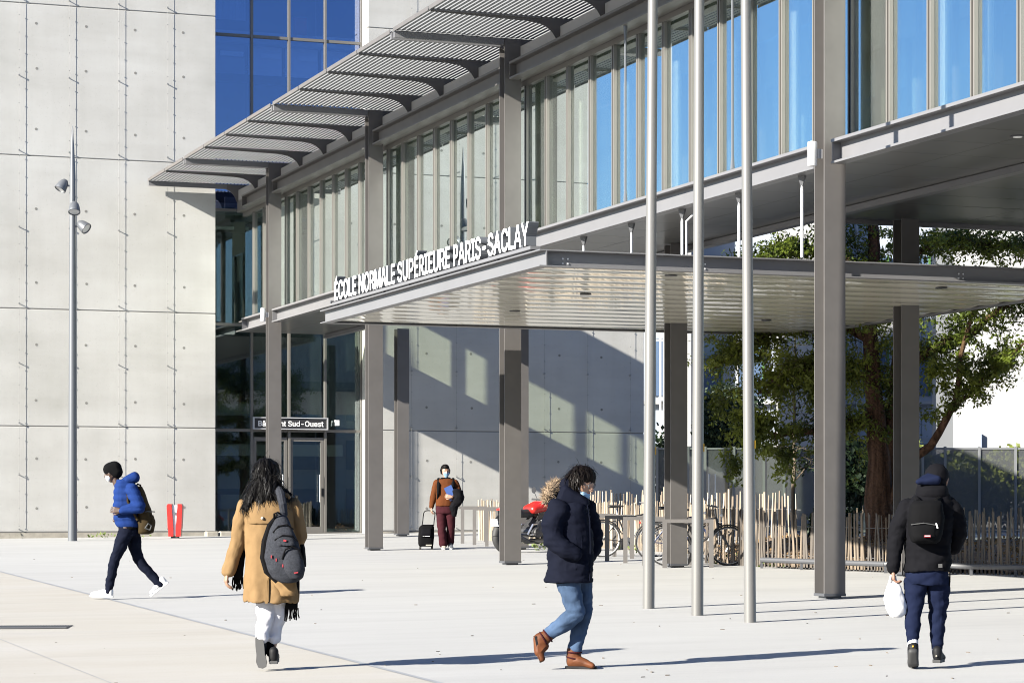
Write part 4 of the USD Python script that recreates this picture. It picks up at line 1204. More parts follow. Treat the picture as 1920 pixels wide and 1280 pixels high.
while x < 1800:
    slab(t, 'cladding_panel', x, x + 37, D2 - 0.035, Z(822), Z(764), 0.03, 'pale_clad')
    slab(t, 'cladding_panel', x, x + 37, D2 - 0.035, Z(634), Z(578), 0.03, 'white_clad' if (x // 39) % 3 == 0 else 'pale_clad')
    x += 39
for x in (1236, 1243, 1465, 1605, 1757):
    slab(t, 'down_pipe', x, x + 4, D2 - 0.42, Z(832), Z(300), 0.1, 'white_clad')
slab(t, 'white_bay', 1462, 1560, D2 - 1.2, Z(838), Z(300), 1.15, 'white_clad')
slab(t, 'white_bay', 1268, 1296, D2 - 1.2, Z(838), Z(300), 1.15, 'white_clad')

D3 = 66.0
t = thing('white_hall', 'bright white overhanging building volume at the right edge behind the tree', 'building', ground_at(1850, D3))
c0 = at(1786, HY, D3)
n_ = -RGT * 0.1 - FWD * 0.995
u_ = np.array([-n_[1], n_[0], 0])
if np.dot(u_, RGT) < 0:
    u_ = -u_
zz0, zz1 = EYE - (843 - HY) / F_PX * D3, 14.0
for k in range(4):
    for j in range(3):
        part(t, 'cladding_panel', obox(c0 * [1, 1, 0] + u_ * (1.75 + 3.5 * k) + UP * (zz0 + (zz1 - zz0) * (j + 0.5) / 3), u_, n_, UP, 1.73, 0.05, (zz1 - zz0) / 6 - 0.02), 'white_clad')
part(t, 'volume', obox(c0 * [1, 1, 0] + u_ * 7 - n_ * 4.06 + UP * (zz0 + zz1) / 2, u_, n_, UP, 6.98, 4.0, (zz1 - zz0) / 2 - 0.02), 'mesh_steel')
part(t, 'wall_box', obox(at(1827, 828, D3) + n_ * 0.16 + u_ * 0.1, u_, n_, UP, 0.07, 0.1, 0.22), 'pale_clad')
part(t, 'support_wall', obox(c0 * [1, 1, 0] + u_ * 8 - n_ * 5 + UP * 1.9, u_, n_, UP, 6, 2.0, 1.3), 'mesh_steel')
D4 = 90.0
t = thing('distant_building', 'white building closing the view far right above the canopy', 'building', ground_at(1750, D4))
slab(t, 'wall', 1640, 2100, D4 - 2.5, 0.8, 16, 2.4, 'white_clad')
slab(t, 'roof', 1636, 2104, D4 - 2.6, 16.01, 16.3, 2.6, 'roof_grey')

# the block across the plaza, behind the photographer: it shows only as a mirror image in the glass
t = thing('opposite_building', 'long block across the plaza that is mirrored dimly in the entrance glass', 'building', (20, -62, 0))
part(t, 'wall', box(-40, 85, -74, -62, -3, 15.5), 'concrete')
part(t, 'roof', box(-40.3, 85.3, -74.3, -61.7, 15.51, 16.0), 'roof_grey')
for k in range(24):
    for z in (1.0, 4.8, 8.6, 12.2):
        part(t, 'window', box(-38 + 5.1 * k, -35.2 + 5.1 * k, -61.99, -61.95, z, z + 2.3), 'blue_glass')
# grit and leaf scraps lying on the plaza
gq = np.random.default_rng(17)
gp = []
for _ in range(70):
    p = on_ground(gq.uniform(-20, 1940), 1020 + 270 * gq.random() ** 0.8)
    gp.append(obox(p + UP * 0.004, unit_(gq.normal(size=3) * [1, 1, 0]), unit_(gq.normal(size=3) * [1, 1, 0]), UP, gq.uniform(.006, .022), gq.uniform(.004, .012), 0.003))
solo('grit', gp, 'twig', 'scattered dark grit and leaf scraps on the pale plaza', 'grit', kind='stuff')
# ------------------------------------------------------------------ people
def cloth(name, col, rough=0.85, weave=160.0, extra=None, noise=None):
    mat(name, col, max(rough, 0.85), spec=0.06, noise=noise or (5.0, 0.12), bump=(weave, 0.0015), extra=extra)


mat('skin_dark', (0.05, 0.025, 0.015), 0.5)
mat('skin_mid', (0.2, 0.105, 0.068), 0.5)
mat('skin_light', (0.25, 0.145, 0.098), 0.5)
mat('hair_black', (0.003, 0.0026, 0.0025), 0.6, spec=0.08, noise=(60, 0.5, (1, 1, 0.1)))
mat('hair_brown', (0.0042, 0.0028, 0.0022), 0.6, spec=0.08, noise=(60, 0.5, (1, 1, 0.1)))
mat('eye_dark', (0.012, 0.01, 0.01), 0.2)
mat('lip', (0.28, 0.1, 0.085), 0.5)
mat('mask_blue', (0.16, 0.27, 0.38), 0.8)
mat('mask_white', (0.62, 0.64, 0.66), 0.8)
cloth('puffer_blue', (0.008, 0.024, 0.105), 0.5)
cloth('denim_dark', (0.004, 0.0055, 0.013))
cloth('denim_blue', (0.042, 0.068, 0.118), noise=(5.0, 0.45, (1, 1, 0.35)))
cloth('camel', (0.17, 0.108, 0.052))
cloth('white_cotton', (0.45, 0.45, 0.48))
cloth('navy_parka', (0.0038, 0.0048, 0.0105), 0.7)
cloth('black_shell', (0.0042, 0.0042, 0.0055), 0.65)
cloth('navy_jersey', (0.0055, 0.0085, 0.024))
cloth('black_knit', (0.004, 0.004, 0.0045), 0.95)
cloth('rust_wool', (0.075, 0.024, 0.008))
cloth('burgundy', (0.032, 0.008, 0.011))
cloth('pack_grey', (0.026, 0.028, 0.034), 0.8, noise=(70, 0.4))
cloth('pack_black', (0.0035, 0.0035, 0.004), 0.75)
cloth('pack_brown', (0.03, 0.021, 0.010), 0.8)
mat('fur', (0.21, 0.15, 0.095), 0.9, noise=(25, 0.5))
mat('white_leather', (0.5, 0.5, 0.5), 0.45)
mat('tan_leather', (0.085, 0.028, 0.010), 0.6, spec=0.15, noise=(12, 0.35))
mat('black_leather', (0.008, 0.008, 0.009), 0.6, spec=0.15)
mat('sole_grey', (0.05, 0.05, 0.05), 0.85)
mat('plastic_white', (0.5, 0.5, 0.51), 0.35)
mat('folder_blue', (0.01, 0.04, 0.16), 0.4)
mat('tag_red', (0.22, 0.01, 0.016), 0.5)

D = 20.0


def J(px, py, o=0.0):
    return at(px, py, D + o)


def S():
    return D / F_PX


def unit(v):
    v = np.asarray(v, float)
    return v / np.linalg.norm(v)


def ring(c, a, b, n=22, p=2.4):
    t_ = np.arange(n) / n * 2 * math.pi
    ca, sa = np.cos(t_), np.sin(t_)
    x = np.sign(ca) * np.abs(ca) ** (2 / p)
    y = np.sign(sa) * np.abs(sa) ** (2 / p)
    return c + x[:, None] * a + y[:, None] * b


def loft(rows, off=0.0, p=2.4):
    """rows of a silhouette (y, left, right, half depth[, offset]); one solid hull between each two rows"""
    rr = []
    for y, xl, xr, hd, *o in rows:
        oo = off + (o[0] if o else 0.0)
        rr.append(ring(J((xl + xr) / 2, y, oo), RGT * (xr - xl) / 2 * S(), FWD * hd, p=p))
    return [m3.Manifold.hull_points(np.vstack([a, b])) for a, b in zip(rr[:-1], rr[1:])]


def solid(lofts=(), segs=(), groups=(), ref=0.03, it=8, n=14):
    ms = list(lofts)
    for s in segs:
        for (p, r), (q_, t_) in zip(s[:-1], s[1:]):
            ms.append(hull(sph(p, r, n), sph(q_, t_, n)))
    for g in groups:
        ms.append(hull(*[sph(p, r, n) for p, r in g]))
    m = m3.Manifold.batch_boolean(ms, m3.OpType.Add).refine_to_length(ref)
    v, f = tri(m)
    t_ = trimesh.Trimesh(v, f, process=True)
    trimesh.smoothing.filter_taubin(t_, 0.5, 0.53, it)
    return t_


def head(c, f, tilt=0.0, k=1.0):
    """bone groups of a head with brow, nose, jaw, lips and ears; f is the way it faces, tilt nods it down"""
    f = unit(f)
    s = unit(np.cross(UP, f))
    f, u = f * math.cos(tilt) - UP * math.sin(tilt), UP * math.cos(tilt) + f * math.sin(tilt)
    H = lambda a, b, d=0.0: c + (f * a + u * b + s * d) * k
    g = [[(H(-.02, .035), .086 * k), (H(.025, .03), .078 * k), (H(.035, -.035, .018), .05 * k), (H(.035, -.035, -.018), .05 * k), (H(.045, -.085), .034 * k)],
         [(H(.085, .028), .016 * k), (H(.108, -.02), .0155 * k), (H(.088, -.02, .012), .012 * k), (H(.088, -.02, -.012), .012 * k)],
         [(H(.078, .045, .03), .018 * k), (H(.078, .045, -.03), .018 * k)],
         [(H(.082, -.05, .014), .012 * k), (H(.082, -.05, -.014), .012 * k)],
         [(H(.05, -.0, .05), .026 * k), (H(.05, -.03, .045), .024 * k)], [(H(.05, -.0, -.05), .026 * k), (H(.05, -.03, -.045), .024 * k)]]
    for e in (-1, 1):
        g.append([(H(-.005, .02, e * .086), .013 * k), (H(-.015, -.01, e * .086), .012 * k), (H(.0, -.025, e * .08), .01 * k)])
    return g, H


def hand(w, d, n, thumb=1, curl=0.7, k=1.0):
    """palm, four unequal bent fingers and a thumb from its side; d along the hand, n out of the palm"""
    d = unit(d)
    n = unit(np.asarray(n) - d * np.dot(n, d))
    t_ = np.cross(d, n) * thumb
    g = [[(w - d * .02 * k, .023 * k), (w + (d * .085 + t_ * .030) * k, .0135 * k), (w + (d * .082 - t_ * .032) * k, .0125 * k), (w + (d * .02 + t_ * .022) * k, .017 * k), (w + (d * .02 - t_ * .022) * k, .016 * k)]]
    segs = []
    for o, L in ((.031, .072), (.0105, .080), (-.0105, .074), (-.032, .058)):
        p = w + (d * .086 + t_ * o) * k
        c1, c2, c3 = curl * .5, curl * 1.15, curl * 1.7
        s = [(p, .0098 * k)]
        for L_, c_ in ((.42, c1), (.33, c2), (.25, c3)):
            p = p + (d * math.cos(c_) + n * math.sin(c_)) * L * L_ * 1.05 * k
            s.append((p, .0085 * k))
        segs.append(s)
    b = w + (d * .025 + t_ * .028) * k
    segs.append([(b, .0135 * k), (b + (d * .038 + t_ * .028 + n * .014) * k, .0105 * k), (b + (d * .066 + t_ * .028 + n * .03) * k, .0088 * k)])
    return g, segs


def person(name_label, foot):
    return thing('person', name_label, 'person', foot)


def strands(t, mesh, n, length, m, seed, wave=0.0, keep=None):
    """fine locks that follow the hair surface downwards"""
    r = np.random.default_rng(seed)
    pts, fi = trimesh.sample.sample_surface(mesh, n, seed=seed)
    nn = mesh.face_normals[fi]
    vs, fs = [], []
    for p, a in zip(pts, nn):
        if keep and not keep(p):
            continue
        L = length * r.uniform(.5, 1.2)
        dn = -UP + a * np.dot(UP, a)
        dn = unit(dn + r.normal(0, .15, 3))
        sd = unit(np.cross(dn, a)) * .0022
        q0 = p + a * .002
        q1 = p + dn * L * .5 + a * (.007 + r.uniform(0, .006)) + sd * r.normal(0, wave)
        q2 = p + dn * L + a * r.uniform(-.004, .008) - UP * .01 + sd * r.normal(0, wave)
        k = len(vs) * 1
        vs += [q0 - sd, q0 + sd, q1 - sd, q1 + sd, q2]
        fs += [[k, k + 1, k + 3], [k, k + 3, k + 2], [k + 2, k + 3, k + 4]]
    part(t, 'hair_strand', (np.array(vs), np.array(fs)), m, kind='stuff')


def eyes(t, H, k=1.0):
    for e in (-1, 1):
        part(t, 'eye', sph(H(.079, .02, e * .032), .0115 * k, 10), 'eye_dark', smooth=True)
        part(t, 'eyebrow', tube([H(.088, .047, e * .014), H(.09, .052, e * .032), H(.078, .045, e * .05)], [.004, .005, .003], 6), 'hair_black')


def shoe(t, heel, toe, up_, m, sole, k=1.0, h=0.085, w=0.044, label=None):
    """a laced shoe between heel and toe; up_ is the direction out of its top"""
    a = unit(toe - heel)
    up_ = unit(up_ - a * np.dot(up_, a))
    s = np.cross(a, up_)
    L = np.linalg.norm(toe - heel)
    g = [[(heel + a * .035 + up_ * .05, .038), (heel + a * .04 + up_ * h, .042), (heel + a * L * .45 + up_ * .06, .04)],
         [(heel + a * .035 + up_ * .045, .036), (heel + a * L * .5 + up_ * .055 + s * .012, .036), (heel + a * L * .5 + up_ * .055 - s * .012, .036)],
         [(heel + a * L * .45 + up_ * .06, .036), (toe - a * .045 + up_ * .036 + s * .018, .03), (toe - a * .045 + up_ * .036 - s * .018, .03)]]
    p = part(t, 'shoe', hullset(g, 0.018, 4, 12), m, smooth=True, label=label)
    pl = [(0.0, -.03), (0.02, -.036), (L * .45, -.036), (L * .72, -w), (L * .93, -.032), (L * 1.0, -.012), (L * 1.0, .012), (L * .93, .032), (L * .72, w), (L * .45, .036), (0.02, .036), (0.0, .03)]
    part(p, 'sole', prism(pl, heel + up_ * 0.0, a, s, up_, 0.026), sole)
    part(p, 'laces', [tube([heel + a * (L * x) + up_ * (.098 - .055 * (x - .4) / .3) - s * .022, heel + a * (L * (x + .02)) + up_ * (.104 - .055 * (x - .4) / .3), heel + a * (L * x) + up_ * (.098 - .055 * (x - .4) / .3) + s * .022], .0035, 4) for x in (.42, .5, .58, .66)], sole, kind='stuff')
    return p


# ---- man in the blue padded jacket
D = 31.9
foot = ground_at(206, D)
t = person('man in black beanie and blue padded jacket striding left past the concrete wall', foot)
hg, H = head(J(212, 886), -RGT * 0.97 - FWD * 0.24, 0.25)
g2, s2 = hand(J(226, 957, -.24), -RGT + UP * 0.1, FWD, 1, 0.9)
body = solid(loft([(910, 222, 246, .13), (930, 219, 252, .17), (985, 226, 258, .13)]),
             [[(J(220, 908), .05), (J(214, 893), .05)], [(J(246, 918, -.17), .05), (J(259, 950, -.22), .042), (J(226, 957, -.24), .027)], [(J(232, 918, .17), .05), (J(224, 955, .2), .04), (J(215, 975, .15), .026)],
              [(J(238, 988, -.08), .085), (J(216, 1047, -.08), .055), (J(203, 1105, -.08), .036)], [(J(246, 988, .08), .085), (J(259, 1049, .08), .055), (J(300, 1096, .08), .036)]] + s2, hg + g2, 0.016, 6)
part(t, 'body', body, 'skin_dark', smooth=True)
eyes(t, H)
jk = solid(loft([(899, 219, 247, .12), (908, 215, 254, .17), (930, 213, 259, .19), (955, 212, 262, .19), (975, 214, 262, .18), (988, 221, 263, .165)]),
           [[(J(247, 917, -.15), .085), (J(261, 950, -.22), .085), (J(231, 957, -.23), .06)], [(J(236, 918, .15), .08), (J(228, 950, .2), .07), (J(220, 965, .16), .055)]], (), 0.018, 5)
v = np.array(jk.vertices)
n_ = np.array(jk.vertex_normals)
v += n_ * (0.014 * (np.abs(np.sin((v[:, 2] - foot[2]) * math.pi / 0.085 + 0.6 * meshkit.noise(v * 6))) ** 0.6 - 0.7))[:, None]
jk.vertices = v
part(t, 'jacket', wrinkle(jk, .010, 9, 1), 'puffer_blue', smooth=True)
part(t, 'hood', wrinkle(solid((), (), [[(J(240, 900, -.07), .06), (J(240, 900, .07), .06), (J(252, 895, -.05), .07), (J(252, 895, .05), .07), (J(226, 908, -.06), .045), (J(226, 908, .06), .045)]], 0.02, 4), .012, 9, 2), 'puffer_blue', smooth=True)
part(t, 'jacket_hem', solid(loft([(987, 222, 262, .165), (992, 223, 260, .16)]), (), (), 0.03, 2), 'black_knit', smooth=True)
part(t, 'beanie', wrinkle(solid((), (), [[(H(-.03, .05), .098), (H(.03, .055), .088), (H(-.04, .0, .02), .088), (H(-.04, .0, -.02), .088), (H(.062, .062), .045)]], 0.02, 4), .004, 25, 3), 'black_knit', smooth=True)
part(t, 'face_mask', solid((), (), [[(H(.094, -.03), .022), (H(.07, -.045, .03), .03), (H(.07, -.045, -.03), .03), (H(.075, -.075), .025)]], 0.015, 3), 'mask_white', smooth=True)
tr_ = solid(loft([(984, 226, 261, .13), (1004, 227, 262, .14)]),
            [[(J(237, 996, -.07), .105), (J(226, 1022, -.08), .088), (J(216, 1047, -.08), .07), (J(209, 1078, -.08), .062), (J(202.5, 1107, -.08), .052)],
             [(J(248, 996, .07), .10), (J(253, 1025, .08), .085), (J(260, 1049, .08), .07), (J(281, 1074, .08), .062), (J(300, 1095, .08), .05)]], (), 0.022, 6)
part(t, 'trousers', wrinkle(tr_, .019, 11, 4, (1, 1, 1.4)), 'denim_dark', smooth=True)
shoe(t, J(212, 1119.5, -.08), J(168, 1118, -.08), UP + RGT * .08, 'white_leather', 'white_leather')
shoe(t, J(316, 1092, .08), J(283, 1118.5, .08), UP * .75 - RGT * .66, 'white_leather', 'white_leather')
bp = thing('backpack', 'brown canvas backpack on the man in the blue padded jacket', 'backpack', J(275, 960))
part(bp, 'bag', wrinkle(solid(loft([(912, 258, 266, .10), (930, 258, 274, .14), (955, 259, 283, .16), (980, 258, 288, .16), (998, 258, 287, .14), (1001, 261, 278, .11)]), (), (), 0.025, 4), .012, 8, 5), 'pack_brown', smooth=True)
part(bp, 'pocket', wrinkle(solid(loft([(965, 276, 287, .10), (978, 276, 291, .11), (995, 276, 288, .10)]), (), (), 0.025, 4), .006, 9, 6), 'pack_brown', smooth=True)
part(bp, 'grab_loop', tube([J(255, 912), J(258, 907), J(263, 909), J(264, 916)], .013, 8), 'pack_brown')
part(bp, 'strap', [tube([J(262, 915, o), J(250, 908, o * 1.2), J(238, 918, o * 1.3), J(240, 940, o * 1.4), J(258, 975, o * 1.3)], .017, 8) for o in (-.13, .13)], 'pack_brown')
part(bp, 'side_buckle', [tube([J(262, 962, -.16), J(276, 958, -.14), J(290, 959, -.04)], .008, 6), tube([J(272, 990, -.155), J(278, 981, -.16), J(284, 985, -.14), J(281, 993, -.14), J(273, 990, -.155)], .010, 6)], 'sole_grey')

# ---- woman in the camel coat, seen from behind
D = 20.55
foot = ground_at(512, D)
t = person('woman with long black hair in camel coat and white trousers walking away', foot)
hg, H = head(J(500, 893, .02), FWD * 0.93 + RGT * 0.36, 0.15)
g2, s2 = hand(J(426, 1070, -.02), RGT * -0.12 - UP, RGT + FWD * 0.3, -1, 0.8)
body = solid(loft([(945, 470, 545, .08), (1000, 478, 540, .10), (1105, 475, 545, .11)]),
             [[(J(503, 935), .05), (J(501, 905), .05)], [(J(464, 950), .048), (J(448, 1010, .02), .04), (J(427, 1068, -.02), .026)], [(J(548, 950), .048), (J(560, 1005, .03), .04), (J(540, 1025, .2), .028)],
              [(J(497, 1105), .085), (J(499, 1155, -.02), .055), (J(491, 1195, -.05), .035)], [(J(522, 1105), .085), (J(521, 1160, .05), .055), (J(509, 1215, .02), .036)]] + s2, hg + g2, 0.014, 6)
part(t, 'body', body, 'skin_light', smooth=True)
eyes(t, H)
hr = solid((), [[(J(500, 895, -.0), .10), (J(485, 915, -.07), .075), (J(472, 930, -.1), .05), (J(461, 950, -.11), .03)], [(J(500, 895), .10), (J(505, 918, -.09), .085), (J(515, 930, -.1), .06), (J(536, 935, -.08), .035)], [(J(490, 905, -.02), .085), (J(468, 930, -.03), .045), (J(456, 940, -.02), .02)],
                [(J(505, 905, -.04), .09), (J(528, 922, -.05), .045), (J(543, 927, -.05), .02)], [(J(495, 915, -.08), .07), (J(492, 938, -.12), .045)]], [[(H(-.03, .05), .104), (H(.03, .055), .098), (H(-.04, -.03), .1)]], 0.012, 4)
v = np.array(hr.vertices)
rel = v - J(500, 885)
cu = np.sin(rel @ RGT * 150 + 5 * meshkit.noise(v * 14) + 14 * rel[:, 2]) * 0.006
hr.vertices = v + np.array(hr.vertex_normals) * cu[:, None] * 0.7
part(t, 'hair', hr, 'hair_black', smooth=True)
mat('hair_sheen', (0.009, 0.008, 0.008), 0.5, spec=0.3)
mat('hair_brown_sheen', (0.014, 0.009, 0.007), 0.5, spec=0.3)
strands(t, hr, 1500, .10, 'hair_black', 41, 6)
strands(t, hr, 350, .10, 'hair_sheen', 42, 6)
hq = np.random.default_rng(3)
loose = []
for _ in range(60):
    a0 = J(hq.uniform(478, 525), hq.uniform(885, 910), -.1)
    sgn = hq.uniform(-1, 1)
    e = J(500 + sgn * 42 + (-8 if sgn < 0 else 2), 930 + hq.uniform(-8, 20) - (0 if sgn < 0 else 8), -.1)
    loose.append(tube([a0, (a0 + e) / 2 + hq.normal(0, .012, 3) + UP * .02, e + hq.normal(0, .015, 3)], [.004, .004, .001], 4, cap=False))
part(t, 'loose_hair', loose, 'hair_black', kind='stuff')
ct = solid(loft([(918, 484, 522, .07), (930, 474, 535, .12), (942, 462, 547, .15), (960, 457, 553, .165), (990, 458, 553, .16), (1020, 460, 555, .16), (1060, 460, 557, .18), (1100, 458, 559, .20), (1128, 457, 559, .215)]),
           [[(J(462, 948), .075), (J(451, 985, .0), .072), (J(446, 1012, .02), .066), (J(435, 1045, .0), .062), (J(428, 1070, -.02), .056)], [(J(549, 948), .075), (J(559, 985, .02), .072), (J(562, 1005, .04), .066), (J(550, 1022, .15), .055)]], (), 0.022, 5)
v = np.array(ct.vertices)
wv = np.clip((J(0, 1000)[2] - v[:, 2]) / 0.5, 0, 1)
ct.vertices = v + np.array(ct.vertex_normals) * (wv * 0.010 * np.sin((v @ RGT) * 38 + 2 * meshkit.noise(v * 4)))[:, None]
ct = wrinkle(wrinkle(ct, .022, 6.0, 7, (1.3, 1.3, 0.6)), .008, 17, 57, (1.3, 1.3, 0.8))
coat = part(t, 'coat', ct, 'camel', smooth=True)
part(t, 'coat_collar', wrinkle(solid((), (), [[(J(470, 934, -.1), .03), (J(538, 932, -.09), .028), (J(503, 917, -.06), .035), (J(480, 920, .0), .035), (J(528, 920, .0), .03)]], 0.02, 3), .006, 10, 8), 'camel', smooth=True)
part(t, 'coat_yoke', solid(loft([(938, 464, 546, .153), (960, 458.5, 552, .176), (979, 459.5, 552.5, .172), (982, 461, 551, .163)], -.004), (), (), 0.03, 4), 'camel', smooth=True)
part(t, 'coat_button', sph(J(492, 971, -.182), .014, 10), 'stone', smooth=True)
part(t, 'coat_vent', [obox(J(503, 1105, -.208), RGT, FWD, UP, .004, .01, .10), obox(J(499, 1108, -.212), unit(RGT + UP * .03), FWD, unit(UP - RGT * .03), .012, .006, .1)], 'camel')
part(t, 'coat_hem_flap', wrinkle(solid(loft([(1085, 508, 556, .03, -.2), (1105, 522, 558, .045, -.2), (1116, 528, 552, .03, -.2)]), (), (), 0.02, 3), .014, 12, 9), 'camel', smooth=True)
tr_ = solid(loft([(1095, 470, 546, .12), (1112, 476, 544, .125)]),
            [[(J(496, 1108), .095), (J(499, 1150, -.02), .078), (J(494, 1178, -.04), .066), (J(492, 1193, -.05), .062)], [(J(523, 1108), .10), (J(522, 1150, .04), .082), (J(514, 1178, .03), .07), (J(511, 1194, .02), .066)]], (), 0.02, 5)
part(t, 'trousers', wrinkle(tr_, .019, 11, 10, (1, 1, 1.5)), 'white_cotton', smooth=True)
part(t, 'sock', chain([[(J(507, 1192, .02), .046), (J(508, 1222, .02), .044)]], 0.02, 3), 'black_knit', smooth=True)
part(t, 'sock', chain([[(J(492, 1188, -.05), .044), (J(490, 1203, -.03), .042)]], 0.02, 3), 'black_knit', smooth=True)
shoe(t, J(513, 1244, -.09), J(514, 1238, .17), UP, 'black_leather', 'sole_grey', h=.1)
sh = part(t, 'shoe', hullset([[(J(492, 1206, -.02), .042), (J(490, 1225, .0), .042), (J(488, 1240, .0), .036)], [(J(494, 1200, -.0), .044), (J(496, 1213, .06), .04)]], 0.018, 4, 12), 'black_leather', smooth=True)
pl = [(-.030, .125), (.0, .135), (.030, .125), (.036, .06), (.034, -.03), (.044, -.09), (.032, -.13), (.0, -.142), (-.032, -.13), (-.044, -.09), (-.036, -.03), (-.036, .06)]
sa, su = unit(RGT + UP * .12), unit(UP - RGT * .12 + FWD * .1)
part(sh, 'sole', prism(pl, J(489, 1221, -.075), sa, su, np.cross(sa, su), 0.03), 'sole_grey')
part(sh, 'tread', [obox(J(489, 1221, -.08) + su * (k * .026) + sa * (e * .016), unit(sa + su * .5 * e), unit(su - sa * .5 * e), np.cross(sa, su), .014, .007, .008) for k in range(-4, 5) for e in (-1, 1)], 'stone', kind='stuff')
scf = thing('scarf', 'black fringed scarf hanging under the camel coat on both sides', 'scarf', J(500, 1060))
fr = np.random.default_rng(9)
for (x0, y0, x1, y1, w0, w1, o) in ((455, 1005, 446, 1083, 9, 9, .05), (550, 1085, 547, 1141, 11, 12, -.05)):
    pr = [(y0 + (y1 - y0) * k, x0 + (x1 - x0) * k - w0 - (w1 - w0) * k, x0 + (x1 - x0) * k + w0 + (w1 - w0) * k, .035) for k in (0, .3, .6, 1)]
    sc_ = part(scf, 'cloth', wrinkle(solid(loft(pr, o), (), (), 0.02, 3), .012, 12, 11, (2, 2, .5)), 'black_knit', smooth=True)
    part(sc_, 'fringe', [tube([J(x1 + k * w1 / 6, y1 - 2, o), J(x1 + k * w1 / 6 + fr.normal(0, 1.5), y1 + 10, o), J(x1 + k * w1 / 5.5 + fr.normal(0, 2.5), y1 + 20 + fr.normal(0, 2), o)], .006, 5) for k in range(-6, 7)], 'black_knit', kind='stuff')
part(scf, 'neck_wrap', wrinkle(solid((), [[(J(474, 924, -.04), .03), (J(490, 920, -.09), .03)]], (), 0.015, 3), .006, 16, 12), 'folder_blue', smooth=True)
bp = thing('backpack', 'grey melange backpack with red zip pulls slung on the woman in camel', 'backpack', J(532, 1040))
bo = -.30
bag = solid(loft([(960, 521, 533, .03, .06), (972, 514, 540, .06, .04), (995, 505, 550, .09), (1020, 499, 560, .11), (1045, 496, 568, .12), (1068, 500, 572, .12), (1083, 510, 569, .10), (1092, 526, 556, .07)], bo), (), (), 0.02, 5)
part(bp, 'bag', wrinkle(bag, .010, 9, 13), 'pack_grey', smooth=True)
part(bp, 'front_pocket', wrinkle(solid(loft([(1028, 532, 561, .04), (1045, 529, 568, .06), (1070, 533, 570, .06), (1084, 544, 564, .04)], bo - .09), (), (), 0.02, 5), .008, 10, 14), 'pack_grey', smooth=True)
part(bp, 'upper_pocket', wrinkle(solid(loft([(985, 516, 545, .03), (1000, 514, 551, .04), (1022, 519, 556, .045)], bo - .085), (), (), 0.02, 4), .006, 10, 15), 'pack_grey', smooth=True)
part(bp, 'piping', [tube([J(529, 1048, bo - .13), J(535, 1030, bo - .145), J(548, 1024, bo - .145), J(561, 1030, bo - .14), J(568, 1048, bo - .12)], .007, 6), tube([J(512, 998, bo - .09), J(522, 986, bo - .12), J(538, 983, bo - .12), J(550, 992, bo - .1)], .007, 6), tube([J(515, 1012, bo - .1), J(530, 1003, bo - .13), J(548, 1004, bo - .13), J(558, 1014, bo - .1)], .006, 6)], 'pack_black')
part(bp, 'side_panel', tube([J(522, 965, bo + .03), J(506, 985, bo), J(497, 1015, bo - .02), J(494, 1045, bo - .02), J(501, 1070, bo - .02), J(520, 1090, bo - .02)], [.02, .025, .03, .03, .03, .02], 10), 'pack_black')
part(bp, 'shoulder_strap', tube([J(533, 966, bo + .08), J(530, 945, -.235), J(526, 925, -.2), J(522, 918, -.12), J(520, 925, .1)], [.03, .034, .036, .034, .03], 10), 'pack_grey')
part(bp, 'zip_pull', [obox(J(x, y, bo - .12), RGT, FWD, UP, .005, .004, .012) for x, y in ((509, 1043), (518, 1049), (530, 1060))], 'tag_red', kind='stuff')
part(bp, 'label', [obox(J(534, 1013, bo - .135), unit(RGT - UP * .15), FWD, unit(UP + RGT * .15), .012, .003, .008), obox(J(555, 1073, bo - .155), unit(RGT + UP * .2), FWD, unit(UP - RGT * .2), .017, .004, .005)], 'tag_red', kind='stuff')
part(bp, 'top_loop', tube([J(514, 972, bo), J(514, 963, bo - .03), J(521, 960, bo - .03), J(527, 964, bo)], .008, 6), 'pack_black')
part(bp, 'side_pocket', wrinkle(solid(loft([(1020, 563, 570, .04), (1045, 566, 573.5, .06), (1062, 568, 574, .05)], bo + .05), (), (), 0.02, 3), .006, 10, 16), 'pack_black', smooth=True)

# ---- woman in the navy parka
D = 20.6
foot = ground_at(1085, D)
t = person('woman in dark navy parka with fur-trimmed hood, blue jeans and brown boots', foot)
FW = RGT * 0.86 - FWD * 0.5
hg, H = head(J(1091, 906), FW, 0.38)
body = solid(loft([(950, 1045, 1095, .12), (1000, 1045, 1098, .12), (1085, 1048, 1100, .11)]),
             [[(J(1076, 940), .05), (J(1086, 918), .05)], [(J(1048, 955, -.14), .05), (J(1038, 1012, -.18), .042), (J(1083, 1036, -.19), .03)], [(J(1096, 955, .14), .05), (J(1112, 1010, .17), .042), (J(1105, 1040, .1), .03)],
              [(J(1068, 1095, -.08), .07), (J(1080, 1146, -.08), .055), (J(1030, 1184, -.06), .038)], [(J(1088, 1095, .08), .07), (J(1095, 1146, .08), .055), (J(1079, 1213, .06), .038)]], hg, 0.016, 6)
part(t, 'body', body, 'skin_light', smooth=True)
eyes(t, H)
part(t, 'lips', tube([H(.09, -.052, -.02), H(.097, -.05, 0), H(.09, -.052, .02)], [.004, .006, .004], 6), 'lip')
part(t, 'glasses', [torus(H(.096, .015, e * .033), unit(H(1, 0, 0) - H(0, 0, 0)), .024, .0028, 18, 5) for e in (-1, 1)] + [tube([H(.098, .018, -.01), H(.098, .018, .01)], .0028, 5)] + [tube([H(.094, .018, e * .056), H(.0, .015, e * .088)], .0028, 5) for e in (-1, 1)], 'dark_steel')
part(t, 'face_mask', solid((), (), [[(H(.078, -.085), .030), (H(.06, -.075, .04), .03), (H(.06, -.075, -.04), .03), (H(.068, -.118), .025), (H(.082, -.066), .022)]], 0.012, 3), 'mask_blue', smooth=True)
